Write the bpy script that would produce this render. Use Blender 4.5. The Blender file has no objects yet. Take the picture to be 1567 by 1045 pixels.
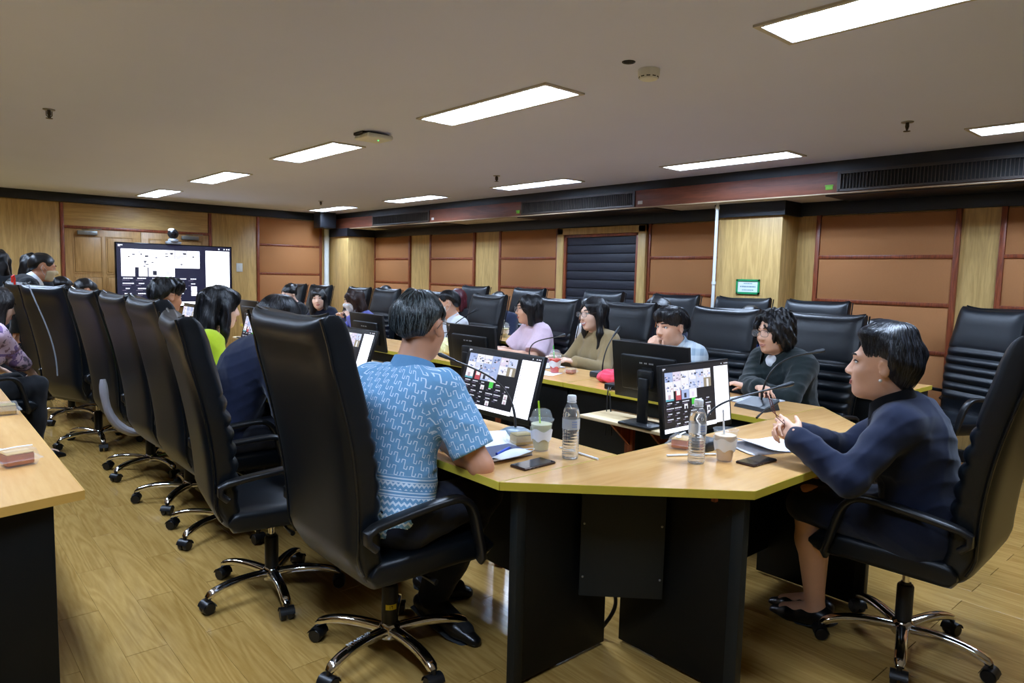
import bpy, bmesh, math, random
import numpy as np
from mathutils import Vector, Matrix, Euler
try:
    import openvdb as vdb
except Exception:
    import pyopenvdb as vdb

PI = math.pi
SC = bpy.context.scene
COL = SC.collection
rng = random.Random(11)

# ------------------------------------------------------------ camera, world, exposure
cam_d = bpy.data.cameras.new('camera')
cam_d.sensor_width = 36.0
cam_d.lens = 1065.0 / 1567.0 * 36.0
cam_d.clip_start = 0.05
cam = bpy.data.objects.new('camera', cam_d)
COL.objects.link(cam)
YAW, PITCH, ROLL = 0.723397, 0.0939013, 0.024156
_f = Vector((math.sin(YAW) * math.cos(PITCH), math.cos(YAW) * math.cos(PITCH), -math.sin(PITCH)))
_r = Vector((math.cos(YAW), -math.sin(YAW), 0))
_u = _r.cross(_f)
_r2 = math.cos(ROLL) * _r + math.sin(ROLL) * _u
_u2 = -math.sin(ROLL) * _r + math.cos(ROLL) * _u
M = Matrix.Identity(4)
for i in range(3):
    M[i][0], M[i][1], M[i][2] = _r2[i], _u2[i], -_f[i]
M.translation = (0, 0, 1.42)
cam.matrix_world = M
cam_d.dof.use_dof = False
SC.camera = cam

w = bpy.data.worlds.new('world')
SC.world = w
w.use_nodes = True
w.node_tree.nodes['Background'].inputs[0].default_value = (0.5, 0.6, 0.75, 1)
w.node_tree.nodes['Background'].inputs[1].default_value = 0.02
SC.view_settings.view_transform = 'Standard'
SC.view_settings.look = 'None'
SC.view_settings.exposure = 0.0
SC.view_settings.gamma = 1.0
SC.view_settings.use_curve_mapping = False
SC.cycles.max_bounces = 8
SC.cycles.diffuse_bounces = 4
SC.cycles.glossy_bounces = 4
SC.cycles.transmission_bounces = 8
SC.cycles.transparent_max_bounces = 12
SC.cycles.caustics_reflective = False
SC.cycles.caustics_refractive = False
SC.cycles.sample_clamp_indirect = 4.0
LAMP = 100.0          # radiance of the ceiling lamps' glowing reflectors

# ------------------------------------------------------------ materials
MATS = {}


def lin(c):
    return tuple(((v / 255.0) / 12.92 if v / 255.0 <= 0.04045 else ((v / 255.0 + 0.055) / 1.055) ** 2.4) for v in c)


def pm(name, col, rough=0.5, metal=0.0, var=0.0, scale=20.0, bump=0.0, bscale=200.0, spec=0.5, coat=0.0, sheen=0.0,
       stretch=(1, 1, 1), trans=0.0, ior=1.45, alpha=1.0):
    """principled material, col sRGB 0..255, with procedural colour variation and relief"""
    if name in MATS:
        return MATS[name]
    m = bpy.data.materials.new(name)
    m.use_nodes = True
    nt = m.node_tree
    b = nt.nodes['Principled BSDF']
    c = lin(col) + (1,)
    b.inputs['Base Color'].default_value = c
    b.inputs['Roughness'].default_value = rough
    b.inputs['Metallic'].default_value = metal
    b.inputs['Specular IOR Level'].default_value = spec
    b.inputs['IOR'].default_value = ior
    if trans:
        b.inputs['Transmission Weight'].default_value = trans
    if coat:
        b.inputs['Coat Weight'].default_value = coat
        b.inputs['Coat Roughness'].default_value = 0.15
    if sheen:
        b.inputs['Sheen Weight'].default_value = sheen
    if alpha < 1:
        b.inputs['Alpha'].default_value = alpha
    tc = nt.nodes.new('ShaderNodeTexCoord')
    mp = nt.nodes.new('ShaderNodeMapping')
    mp.inputs['Scale'].default_value = stretch
    nt.links.new(tc.outputs['Object'], mp.inputs['Vector'])
    n = nt.nodes.new('ShaderNodeTexNoise')
    n.inputs['Scale'].default_value = scale
    n.inputs['Detail'].default_value = 4
    nt.links.new(mp.outputs[0], n.inputs['Vector'])
    mx = nt.nodes.new('ShaderNodeMix')
    mx.data_type = 'RGBA'
    nt.links.new(n.outputs['Fac'], mx.inputs['Factor'])
    mx.inputs['A'].default_value = tuple(v * (1 - var) for v in c[:3]) + (1,)
    mx.inputs['B'].default_value = tuple(min(1, v * (1 + var)) for v in c[:3]) + (1,)
    nt.links.new(mx.outputs['Result'], b.inputs['Base Color'])
    if bump:
        n2 = nt.nodes.new('ShaderNodeTexNoise')
        n2.inputs['Scale'].default_value = bscale
        n2.inputs['Detail'].default_value = 3
        nt.links.new(mp.outputs[0], n2.inputs['Vector'])
        bp = nt.nodes.new('ShaderNodeBump')
        bp.inputs['Strength'].default_value = bump
        bp.inputs['Distance'].default_value = 0.003
        nt.links.new(n2.outputs['Fac'], bp.inputs['Height'])
        nt.links.new(bp.outputs[0], b.inputs['Normal'])
    MATS[name] = m
    return m


def emit(name, col, strength):
    if name in MATS:
        return MATS[name]
    m = bpy.data.materials.new(name)
    m.use_nodes = True
    b = m.node_tree.nodes['Principled BSDF']
    b.inputs['Base Color'].default_value = (0.02, 0.02, 0.02, 1)
    b.inputs['Roughness'].default_value = 0.25
    b.inputs['Emission Color'].default_value = lin(col) + (1,)
    b.inputs['Emission Strength'].default_value = strength
    MATS[name] = m
    return m


def wood(name, c1, c2, axis=1, scale=6.0, rough=0.35, ring=1.0, spec=0.5, plank=None, coords='Object', bump=0.02, fine=0.35):
    """wood grain running along an axis; plank=(w, l) gives each plank its own shift and tint"""
    if name in MATS:
        return MATS[name]
    m = bpy.data.materials.new(name)
    m.use_nodes = True
    nt = m.node_tree
    N, L = nt.nodes, nt.links
    b = N['Principled BSDF']
    b.inputs['Roughness'].default_value = rough
    b.inputs['Specular IOR Level'].default_value = spec
    if coords == 'World':
        src = N.new('ShaderNodeNewGeometry').outputs['Position']
    else:
        src = N.new('ShaderNodeTexCoord').outputs['Object']
    vec = src
    tint = None
    if plank:
        pw, pl = plank
        sx = N.new('ShaderNodeSeparateXYZ')
        L.new(src, sx.inputs[0])

        def mth(op, a, bb=None, c=None):
            q = N.new('ShaderNodeMath')
            q.operation = op
            for i, v in enumerate((a, bb, c)):
                if v is None:
                    continue
                if isinstance(v, (int, float)):
                    q.inputs[i].default_value = v
                else:
                    L.new(v, q.inputs[i])
            return q.outputs[0]
        ix = mth('FLOOR', mth('DIVIDE', mth('SUBTRACT', sx.outputs[0], PX0), pw))
        par = mth('MULTIPLY', mth('MODULO', mth('ADD', ix, 1000.0), 2.0), pl / 2)
        iy = mth('FLOOR', mth('DIVIDE', mth('SUBTRACT', mth('SUBTRACT', sx.outputs[1], PY0), par), pl))
        cb = N.new('ShaderNodeCombineXYZ')
        L.new(ix, cb.inputs[0])
        L.new(iy, cb.inputs[1])
        wn = N.new('ShaderNodeTexWhiteNoise')
        L.new(cb.outputs[0], wn.inputs['Vector'])
        sc = N.new('ShaderNodeVectorMath')
        sc.operation = 'SCALE'
        sc.inputs['Scale'].default_value = 23.0
        L.new(wn.outputs['Color'], sc.inputs[0])
        ad = N.new('ShaderNodeVectorMath')
        L.new(src, ad.inputs[0])
        L.new(sc.outputs[0], ad.inputs[1])
        vec = ad.outputs[0]
        tint = wn.outputs['Value']
    mp = N.new('ShaderNodeMapping')
    st = [1.0, 1.0, 1.0]
    st[axis] = 0.09
    mp.inputs['Scale'].default_value = st
    L.new(vec, mp.inputs['Vector'])
    n1 = N.new('ShaderNodeTexNoise')
    n1.inputs['Scale'].default_value = scale * 1.2
    n1.inputs['Detail'].default_value = 2
    n1.inputs['Distortion'].default_value = 0.6
    L.new(mp.outputs[0], n1.inputs['Vector'])
    # rings: sine of the low noise gives cathedral figures
    mu = N.new('ShaderNodeMath')
    mu.operation = 'MULTIPLY'
    mu.inputs[1].default_value = 55.0 * ring
    L.new(n1.outputs['Fac'], mu.inputs[0])
    si = N.new('ShaderNodeMath')
    si.operation = 'SINE'
    L.new(mu.outputs[0], si.inputs[0])
    n2 = N.new('ShaderNodeTexNoise')
    n2.inputs['Scale'].default_value = scale * 14
    n2.inputs['Detail'].default_value = 5
    L.new(mp.outputs[0], n2.inputs['Vector'])
    ma = N.new('ShaderNodeMath')
    ma.operation = 'MULTIPLY_ADD'
    L.new(si.outputs[0], ma.inputs[0])
    ma.inputs[1].default_value = 0.22
    L.new(n2.outputs['Fac'], ma.inputs[2])
    out = ma.outputs[0]
    if tint is not None:
        m2 = N.new('ShaderNodeMath')
        m2.operation = 'MULTIPLY_ADD'
        L.new(tint, m2.inputs[0])
        m2.inputs[1].default_value = 0.35
        L.new(out, m2.inputs[2])
        m3 = N.new('ShaderNodeMath')
        m3.operation = 'SUBTRACT'
        L.new(m2.outputs[0], m3.inputs[0])
        m3.inputs[1].default_value = 0.17
        out = m3.outputs[0]
    cr = N.new('ShaderNodeValToRGB')
    cr.color_ramp.elements[0].position = 0.5 - fine
    cr.color_ramp.elements[1].position = 0.5 + fine
    cr.color_ramp.elements[0].color = lin(c1) + (1,)
    cr.color_ramp.elements[1].color = lin(c2) + (1,)
    L.new(out, cr.inputs['Fac'])
    L.new(cr.outputs['Color'], b.inputs['Base Color'])
    if bump:
        bp = N.new('ShaderNodeBump')
        bp.inputs['Strength'].default_value = bump
        bp.inputs['Distance'].default_value = 0.002
        L.new(n2.outputs['Fac'], bp.inputs['Height'])
        L.new(bp.outputs[0], b.inputs['Normal'])
    MATS[name] = m
    return m


PX0, PY0, PW, PL = -0.0085, 0.0, 0.1433, 0.91

# ------------------------------------------------------------ mesh helpers


class MB:
    """collects shapes; build() links them as one mesh object"""

    def __init__(s):
        s.v, s.f, s.m = [], [], []

    def add(s, vs, fs, mi=0):
        o = len(s.v)
        s.v.extend([tuple(p) for p in vs])
        s.f.extend([tuple(i + o for i in f) for f in fs])
        s.m.extend([mi] * len(fs))
        return s

    def box(s, x0, y0, z0, x1, y1, z1, mi=0, b=0.0):
        if b:
            return s.rbox(((x0 + x1) / 2, (y0 + y1) / 2, (z0 + z1) / 2), (x1 - x0, y1 - y0, z1 - z0), b, mi=mi)
        vs = [(x0, y0, z0), (x1, y0, z0), (x1, y1, z0), (x0, y1, z0), (x0, y0, z1), (x1, y0, z1), (x1, y1, z1), (x0, y1, z1)]
        return s.add(vs, [(0, 3, 2, 1), (4, 5, 6, 7), (0, 1, 5, 4), (1, 2, 6, 5), (2, 3, 7, 6), (3, 0, 4, 7)], mi)

    def rbox(s, c, d, b, seg=2, mat=None, mi=0):
        bm = bmesh.new()
        bmesh.ops.create_cube(bm, size=1.0)
        for v in bm.verts:
            v.co = Vector((v.co.x * d[0], v.co.y * d[1], v.co.z * d[2]))
        bmesh.ops.bevel(bm, geom=list(bm.edges), offset=min(b, min(d) * 0.49), segments=seg, profile=0.5, affect='EDGES')
        bm.verts.index_update()
        mt = mat or Matrix.Identity(4)
        vs = [mt @ v.co + Vector(c) for v in bm.verts]
        fs = [[v.index for v in f.verts] for f in bm.faces]
        bm.free()
        return s.add(vs, fs, mi)

    def prism(s, poly, z0, z1, mi=0):
        n = len(poly)
        vs = [(p[0], p[1], z0) for p in poly] + [(p[0], p[1], z1) for p in poly]
        fs = [tuple(range(n - 1, -1, -1)), tuple(range(n, 2 * n))]
        fs += [(i, (i + 1) % n, n + (i + 1) % n, n + i) for i in range(n)]
        return s.add(vs, fs, mi)

    def lathe(s, prof, c=(0, 0, 0), n=24, mi=0, mat=None, cap=True):
        """prof: list of (r, z) from bottom to top about the z axis"""
        vs, fs = [], []
        for r, z in prof:
            for k in range(n):
                a = 2 * PI * k / n
                vs.append(Vector((r * math.cos(a), r * math.sin(a), z)))
        for i in range(len(prof) - 1):
            for k in range(n):
                fs.append((i * n + k, i * n + (k + 1) % n, (i + 1) * n + (k + 1) % n, (i + 1) * n + k))
        if cap:
            fs.append(tuple(range(n - 1, -1, -1)))
            fs.append(tuple(range((len(prof) - 1) * n, len(prof) * n)))
        mt = mat or Matrix.Identity(4)
        return s.add([mt @ v + Vector(c) for v in vs], fs, mi)

    def tube(s, pts, r, n=10, mi=0, flat=None, cap=True):
        """sweep a circle (or flat=(a,b) ellipse / superellipse) along pts; r number or list"""
        pts = [Vector(p) for p in pts]
        m = len(pts)
        rs = r if isinstance(r, (list, tuple)) else [r] * m
        vs, fs = [], []
        t0 = (pts[1] - pts[0]).normalized()
        ref = Vector((0, 0, 1)) if abs(t0.z) < 0.9 else Vector((1, 0, 0))
        side = t0.cross(ref).normalized()
        for i, p in enumerate(pts):
            t = (pts[min(i + 1, m - 1)] - pts[max(i - 1, 0)]).normalized()
            side = (side - t * side.dot(t)).normalized()
            up = side.cross(t)
            for k in range(n):
                a = 2 * PI * (k + 0.5) / n
                ca, sa = math.cos(a), math.sin(a)
                if flat:
                    e = flat[2] if len(flat) > 2 else 1.0
                    ca = math.copysign(abs(ca) ** e, ca) * flat[0]
                    sa = math.copysign(abs(sa) ** e, sa) * flat[1]
                vs.append(p + (side * ca + up * sa) * rs[i])
        for i in range(m - 1):
            for k in range(n):
                fs.append((i * n + k, i * n + (k + 1) % n, (i + 1) * n + (k + 1) % n, (i + 1) * n + k))
        if cap:
            fs.append(tuple(range(n - 1, -1, -1)))
            fs.append(tuple(range((m - 1) * n, m * n)))
        return s.add(vs, fs, mi)

    def ball(s, c, r, n=12, mi=0, mat=None):
        r = r if isinstance(r, (tuple, list)) else (r, r, r)
        prof = [(math.cos(a), math.sin(a)) for a in [(-0.5 + i / (n // 2)) * PI for i in range(n // 2 + 1)]]
        prof = [(max(q[0], 1e-4), q[1]) for q in prof]
        mt = (mat or Matrix.Identity(4)) @ Matrix.Diagonal((r[0], r[1], r[2], 1))
        return s.lathe(prof, c, n, mi, mt)

    def quad(s, a, b, c, d, mi=0):
        return s.add([a, b, c, d], [(0, 1, 2, 3)], mi)

    def xf(s, mt):
        s.v = [tuple(mt @ Vector(p)) for p in s.v]
        return s

    def mesh(s, name, mats, smooth=35.0):
        me = bpy.data.meshes.new(name)
        me.from_pydata(s.v, [], s.f)
        if not isinstance(mats, (list, tuple)):
            mats = [mats]
        for m in mats:
            me.materials.append(m)
        if len(mats) > 1:
            me.polygons.foreach_set('material_index', s.m)
        if smooth:
            me.polygons.foreach_set('use_smooth', [True] * len(me.polygons))
            me.set_sharp_from_angle(angle=math.radians(smooth))
        me.update()
        return me

    def build(s, name, mats, parent=None, smooth=35.0, loc=(0, 0, 0), rz=0.0):
        return link(name, s.mesh(name, mats, smooth), parent, loc, rz)


def link(name, me, parent=None, loc=(0, 0, 0), rz=0.0):
    o = bpy.data.objects.new(name, me)
    o.location = loc
    o.rotation_euler = (0, 0, rz)
    if parent is not None:
        o.parent = parent
    COL.objects.link(o)
    return o


def tag(o, label=None, cat=None, group=None, kind=None):
    if label:
        o['label'] = label
    if cat:
        o['category'] = cat
    if group:
        o['group'] = group
    if kind:
        o['kind'] = kind
    return o


def thing(name, label, cat, loc=(0, 0, 0), rz=0.0, group=None):
    return tag(link(name, None, None, loc, rz), label, cat, group)


def copy_tree(o, parent=None):
    c = o.copy()
    COL.objects.link(c)
    if parent is not None:
        c.parent = parent
    for ch in list(KIDS.get(o.name, o.children)):
        copy_tree(ch, c)
    return c


KIDS = {}


def structure(o):
    o['kind'] = 'structure'
    return o


def bez(p0, p1, p2, p3, n=12):
    p0, p1, p2, p3 = [Vector(p) for p in (p0, p1, p2, p3)]
    return [((1 - t) ** 3) * p0 + 3 * t * (1 - t) ** 2 * p1 + 3 * t * t * (1 - t) * p2 + t ** 3 * p3 for t in [i / n for i in range(n + 1)]]


def text(name, s, size, mat, parent, loc, rot, ext=0.0004, align='CENTER'):
    cu = bpy.data.curves.new(name, 'FONT')
    cu.body = s
    cu.size = size
    cu.extrude = ext
    cu.align_x = align
    cu.align_y = 'CENTER'
    cu.materials.append(mat)
    o = link(name, cu, parent, loc)
    o.rotation_euler = rot
    return o


# colours used everywhere
PANEL_TAN = wood('tan_veneer', (178, 146, 88), (206, 172, 110), axis=2, scale=9, rough=0.4, ring=0.5)
PANEL_TAN_H = wood('tan_veneer_level', (178, 144, 88), (204, 170, 110), axis=0, scale=9, rough=0.4, ring=0.5)
FABRIC = pm('orange_fabric', (168, 116, 74), 0.85, var=0.06, scale=90, bump=0.12, bscale=700, spec=0.15)
BROWN = wood('red_brown_trim', (96, 42, 22), (140, 70, 38), axis=2, scale=12, rough=0.35)
FASCIA = wood('red_brown_fascia', (90, 46, 28), (116, 62, 40), axis=1, scale=8, rough=0.5, ring=0.5)
DARKNAVY = pm('black_paint', (20, 23, 29), 0.45, var=0.1, scale=6)
CEIL = pm('ceiling_paint', (208, 217, 252), 0.85, var=0.025, scale=1.6, bump=0.03, bscale=90, spec=0.2)
WHITE = pm('white_paint', (220, 224, 222), 0.4, var=0.02)
GREYMETAL = pm('grey_metal', (150, 152, 150), 0.35, metal=0.7, var=0.05)
CHROME = pm('chrome', (225, 225, 228), 0.08, metal=1.0, var=0.02)
BLACKPL = pm('black_plastic', (17, 18, 20), 0.38, var=0.08, bump=0.03, bscale=400)
GLOSSBLACK = pm('gloss_black', (8, 8, 10), 0.12, var=0.05)
LEATHER = pm('black_leather', (8, 14, 20), 0.38, var=0.10, scale=9, bump=0.10, bscale=330, spec=0.42)
LEATHER2 = pm('black_leather_piping', (16, 19, 22), 0.25, var=0.05, bump=0.05, bscale=300)
DESKTOP = wood('beech_laminate', (198, 148, 88), (220, 174, 112), axis=1, scale=5, rough=0.22, ring=0.35, fine=0.45)
DESKTOPX = wood('beech_laminate_across', (198, 148, 88), (220, 174, 112), axis=0, scale=5, rough=0.22, ring=0.35, fine=0.45)
EDGE = pm('olive_yellow_edge_band', (190, 172, 58), 0.35, var=0.05, scale=14)
BLACKLAM = pm('black_laminate', (6, 9, 10), 0.5, spec=.25, var=0.12, scale=5, bump=0.05, bscale=500)
GREYLAM = pm('charcoal_laminate', (22, 27, 28), 0.55, spec=.3, var=0.06, scale=6, bump=0.05, bscale=500)
# ------------------------------------------------------------ the room
XR, YB, XL, YF, HC = 6.41, 11.68, -2.9, -3.2, 2.435
FX = 5.9        # face of the dropped beam along the right wall

# floor: a dark base with laminate planks laid on it, the nearest 300 one by one
b = MB()
b.box(XL, YF, -0.08, XR, YB, -0.006)
floor = structure(b.build('floor', pm('floor_joint', (42, 34, 20), 0.7), smooth=0))
FLOORM = wood('oak_laminate', (150, 115, 56), (184, 148, 84), axis=1, scale=7.0, rough=0.17, ring=1.2, plank=(PW, PL), coords='World', bump=0.012, fine=0.55)
pb = MB()
wq, lq, e = PW / 2 - 0.0002, PL / 2 - 0.0013, 0.0006
pb.add([(-wq, -lq, -.007), (wq, -lq, -.007), (wq, lq, -.007), (-wq, lq, -.007), (-wq, -lq, -e), (wq, -lq, -e), (wq, lq, -e), (-wq, lq, -e),
        (-wq + e, -lq + e, 0), (wq - e, -lq + e, 0), (wq - e, lq - e, 0), (-wq + e, lq - e, 0)],
       [(0, 1, 5, 4), (1, 2, 6, 5), (2, 3, 7, 6), (3, 0, 4, 7), (4, 5, 9, 8), (5, 6, 10, 9), (6, 7, 11, 10), (7, 4, 8, 11), (8, 9, 10, 11)])
plank_me = pb.mesh('plank', FLOORM, smooth=0)
cells = []
for ix in range(-21, 45):
    for iy in range(-5, 14):
        cx = PX0 + (ix + 0.5) * PW
        cy = PY0 + (iy + 0.5) * PL + ((ix + 1000) % 2) * PL / 2
        if cx - wq < XL + .001 or cx + wq > XR or cy - lq < YF or cy + lq > YB:
            inside = False
        else:
            inside = True
        d = Vector((cx, cy, -1.42))
        fwd = d.dot(_f)
        vis = fwd > 1.5 and abs(d.dot(_r2)) < fwd * 0.78 and cy > 0.3
        # hidden behind the near desk ends and chairs does not matter much: nearest first
        cells.append((0 if (vis and inside) else 1, d.length, cx, cy))
cells.sort()
far = MB()
for i, (nv, dl, cx, cy) in enumerate(cells):
    if i < 300 and nv == 0:
        link('plank', plank_me, floor, (cx, cy, 0))
    else:
        y0, y1, x0, x1 = max(cy - lq, YF), min(cy + lq, YB), max(cx - wq, XL), min(cx + wq, XR)
        if y1 - y0 < .01 or x1 - x0 < .01:
            continue
        far.box(x0, y0, -.007, x1, y1, 0)
tag(far.build('plank_field', FLOORM, floor, smooth=0), kind='stuff')

# ceiling with an opening over every recessed lamp
LX = [0.145, 2.745, 5.345]
LY = [0.93 + 2.4 * k for k in range(-1, 5)]
LHW, LHL = 0.128, 0.585
xs = sorted([XL, XR] + [x + s * LHW for x in LX for s in (-1, 1)])
ys = sorted([YF, YB] + [y + s * LHL for y in LY for s in (-1, 1)])
b = MB()
for i in range(len(xs) - 1):
    for j in range(len(ys) - 1):
        mx, my = (xs[i] + xs[i + 1]) / 2, (ys[j] + ys[j + 1]) / 2
        if any(abs(mx - x) < LHW * .9 for x in LX) and any(abs(my - y) < LHL * .9 for y in LY):
            continue
        b.quad((xs[i], ys[j], HC), (xs[i], ys[j + 1], HC), (xs[i + 1], ys[j + 1], HC), (xs[i + 1], ys[j], HC))
b.box(XL, YF, HC + .13, XR, YB, HC + .2)
structure(b.build('ceiling', CEIL, smooth=0))

# outer walls
b = MB()
b.box(XR, YF, 0, XR + .12, YB, HC + .2)
wall_right = structure(b.build('wall_right', PANEL_TAN, smooth=0))
b = MB()
b.box(XL, YB, 0, XR, YB + .12, HC + .2)
wall_back = structure(b.build('wall_back', PANEL_TAN, smooth=0))
b = MB()
b.box(XL - .12, YF, 0, XL, YB, HC + .2)
structure(b.build('wall_left', PANEL_TAN, smooth=0))
b = MB()
b.box(XL, YF - .12, 0, XR, YF, HC + .2)
structure(b.build('wall_front', pm('pale_wall', (224, 222, 216), .8, var=.02), smooth=0))


def wpiece(name, mat, parent, x0, y0, z0, x1, y1, z1, bev=0.004):
    m_ = MB()
    m_.box(x0, y0, z0, x1, y1, z1, b=bev)
    return m_.build(name, mat, parent)


# right wall: bays of orange fabric panels between red-brown trims, veneer strips between
bays = [(-1.70, -0.57), (0.44, 1.569), (1.876, 3.007), (3.95, 4.93), (6.394, 7.532), (8.125, 9.246), (9.85, 10.97)]
for (ya, yb) in bays:
    for (za, zb) in ((0.13, 0.86), (0.88, 1.255), (1.275, 1.65), (1.67, 2.03)):
        wpiece('fabric_panel', FABRIC, wall_right, XR - .022, ya + .02, za, XR + .01, yb - .02, zb, 0.008)
    for z in (0.87, 1.265, 1.66):
        wpiece('trim_rail', BROWN, wall_right, XR - .032, ya, z - .016, XR + .01, yb, z + .016)
    for y in (ya, yb):
        wpiece('trim_post', BROWN, wall_right, XR - .034, y - .02, 0.1, XR + .01, y + .02, 2.05)
# dark band above the panels and skirting
structure(wpiece('trim_1', DARKNAVY, None, XR - .045, YF, 2.04, XR, YB, 2.17, 0.004))
structure(wpiece('baseboard_right', DARKNAVY, None, XR - .05, YF, 0, XR, YB, 0.11, 0.006))
# column standing out of the right wall, corner column at the far end
for nm, (x0, y0, y1) in (('trim_2', (6.1, 3.21, 3.87)), ('trim_3', (5.86, 10.97, YB))):
    c_ = structure(wpiece(nm, PANEL_TAN, None, x0, y0, 0, XR, y1, 2.17, 0.006))
    m_ = MB()
    m_.box(x0 - .035, y0 - .035, 2.035, XR, min(y1 + .035, YB), 2.17)
    m_.box(x0 - .02, y0 - .02, 0, XR, min(y1 + .02, YB), .11)
    m_.build('dark_band', DARKNAVY, c_, smooth=0)
# tall opening with a dark slatted blind in a veneer frame
win = link('window_1', None)
structure(win)
for (y0, y1, z0, z1) in ((4.95, 5.06, 0, 2.03), (6.25, 6.36, 0, 2.03), (4.95, 6.36, 1.95, 2.03)):
    wpiece('window_frame', PANEL_TAN, win, XR - .07, y0, z0, XR, y1, z1, .006)
for (y0, y1, z0, z1) in ((5.06, 5.10, 0, 1.95), (6.21, 6.25, 0, 1.95), (5.06, 6.25, 1.915, 1.95)):
    wpiece('inner_trim', BROWN, win, XR - .055, y0, z0, XR, y1, z1)
wpiece('backing', pm('opening_dark', (10, 11, 14), .6), win, XR - .012, 5.1, 0, XR - .004, 6.21, 1.92, .001)
SLAT = pm('dark_blue_slat', (18, 19, 30), 0.6, var=.12, scale=3)
sm = MB()
sm.box(-.008, -.552, -.050, .008, .552, .050, b=.006)
slat_me = sm.mesh('slat', SLAT)
for k in range(18):
    o = link('slat', slat_me, win, (XR - .03, 5.655, .07 + k * .106))
    o.rotation_euler = (0, math.radians(2.5), 0)

# dropped beam along the right wall with air grilles
b = MB()
b.box(FX, YF, 2.335, XR, YB, HC + .1)
structure(b.build('trim_4', DARKNAVY, smooth=0))
beam = structure(link('trim_5', None))
wpiece('beam_fascia', FASCIA, beam, FX - .022, YF, 2.17, FX + .02, YB, 2.345, .003)
wpiece('fascia_lip', pm('pale_lip', (170, 150, 120), .5), beam, FX - .03, YF, 2.160, FX + .03, YB, 2.171, .002)
SOFW = pm('soffit_white', (200, 196, 188), .7, var=.03, scale=3)
prev = YF
GR = [(.35, 2.62), (4.76, 6.52), (8.55, 10.15)]
for (ya, yb) in GR:
    wpiece('soffit_panel', SOFW, beam, FX, prev, 2.162, XR, ya - .25, 2.172, .002)
    wpiece('return_panel', DARKNAVY, beam, FX, ya - .25, 2.150, XR, yb + .12, 2.170, .002)
    prev = yb + .12
wpiece('soffit_panel', SOFW, beam, FX, prev, 2.162, XR, YB, 2.172, .002)
names = ['long dark air grille in the beam at the right edge, above the nearest orange panels',
         'dark air grille in the beam above the dark blind opening',
         'farthest dark air grille, in the beam near the far corner column']
for (ya, yb), lb in zip(GR, names):
    t = thing('air_grille', lb, 'air grille', (FX - .022, (ya + yb) / 2, 2.26), 0, 'air grilles in the beam')
    hw = (yb - ya) / 2
    m_ = MB()
    for z in (-.072, .072):
        m_.box(-.014, -hw, z - .010, .0, hw, z + .010)
    for y in (-hw, hw):
        m_.box(-.014, y - .012, -.082, .0, y + .012, .082)
    m_.build('frame', pm('grille_bronze', (52, 44, 38), .45, metal=.2), t, smooth=0)
    m_ = MB()
    m_.box(-.003, -hw, -.07, -.0005, hw, .07)
    m_.build('backing', pm('grille_dark', (9, 9, 10), .8), t, smooth=0)
    m_ = MB()
    n = int(2 * hw / .026)
    for k in range(n):
        y = -hw + .02 + k * .026
        m_.box(-.013, y - .002, -.064, -.004, y + .002, .064)
    tag(m_.build('blade', pm('grille_blade', (66, 58, 48), .45, metal=.2), t, smooth=0), kind='stuff')
GREEN = pm('green_tag', (120, 190, 60), .5)
for y, lb, mt in ((2.70, 'small green tag on the red-brown beam beside the nearest air grille', GREEN), (6.6, 'small green tag on the red-brown beam left of the middle air grille', GREEN),
                  (4.68, 'small white tag on the beam right of the middle air grille', WHITE), (8.46, 'small white tag on the beam right of the farthest air grille', WHITE)):
    m_ = MB()
    m_.box(FX - .027, y - .03, 2.20, FX - .021, y + .03, 2.235, b=.002)
    if mt is GREEN:
        m_.box(FX - .030, y - .034, 2.228, FX - .021, y + .034, 2.24, b=.002)
    tag(m_.build('tag', mt), lb, 'tag')

# back wall
structure(wpiece('trim_6', DARKNAVY, None, XL, YB - .05, 2.31, FX, YB, HC, .004))
structure(wpiece('baseboard_back', DARKNAVY, None, XL, YB - .03, 0, 5.8, YB, .11, .004))
for (x0, x1, z0, z1, mt, nm) in ((1.80, 3.76, 1.985, 2.30, PANEL_TAN_H, 'header_panel'), (-.6, 1.75, .12, 2.30, PANEL_TAN, 'veneer_panel'), (3.82, 4.54, .12, 2.30, PANEL_TAN, 'veneer_panel')):
    wpiece(nm, mt, wall_back, x0, YB - .018, z0, x1, YB + .01, z1, .004)
for (z0, z1) in ((.13, .88), (.90, 1.345), (1.375, 1.83), (1.86, 2.29)):
    wpiece('fabric_panel', FABRIC, wall_back, 4.585, YB - .022, z0, 5.67, YB + .01, z1, .008)
for z in (.89, 1.36, 1.845):
    wpiece('trim_rail', BROWN, wall_back, 4.57, YB - .03, z - .015, 5.69, YB + .01, z + .015)
for x in (1.775, 3.79, 4.562, 5.69):
    wpiece('trim_post', BROWN, wall_back, x - .022, YB - .034, .1, x + .022, YB + .01, 2.30)
wpiece('trim_rail', BROWN, wall_back, 1.79, YB - .034, 1.945, 3.78, YB + .01, 1.985)
DOORW = wood('oak_door', (150, 112, 64), (178, 138, 84), axis=2, scale=9, rough=.4, ring=.6)
door = structure(link('door_1', None))
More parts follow.
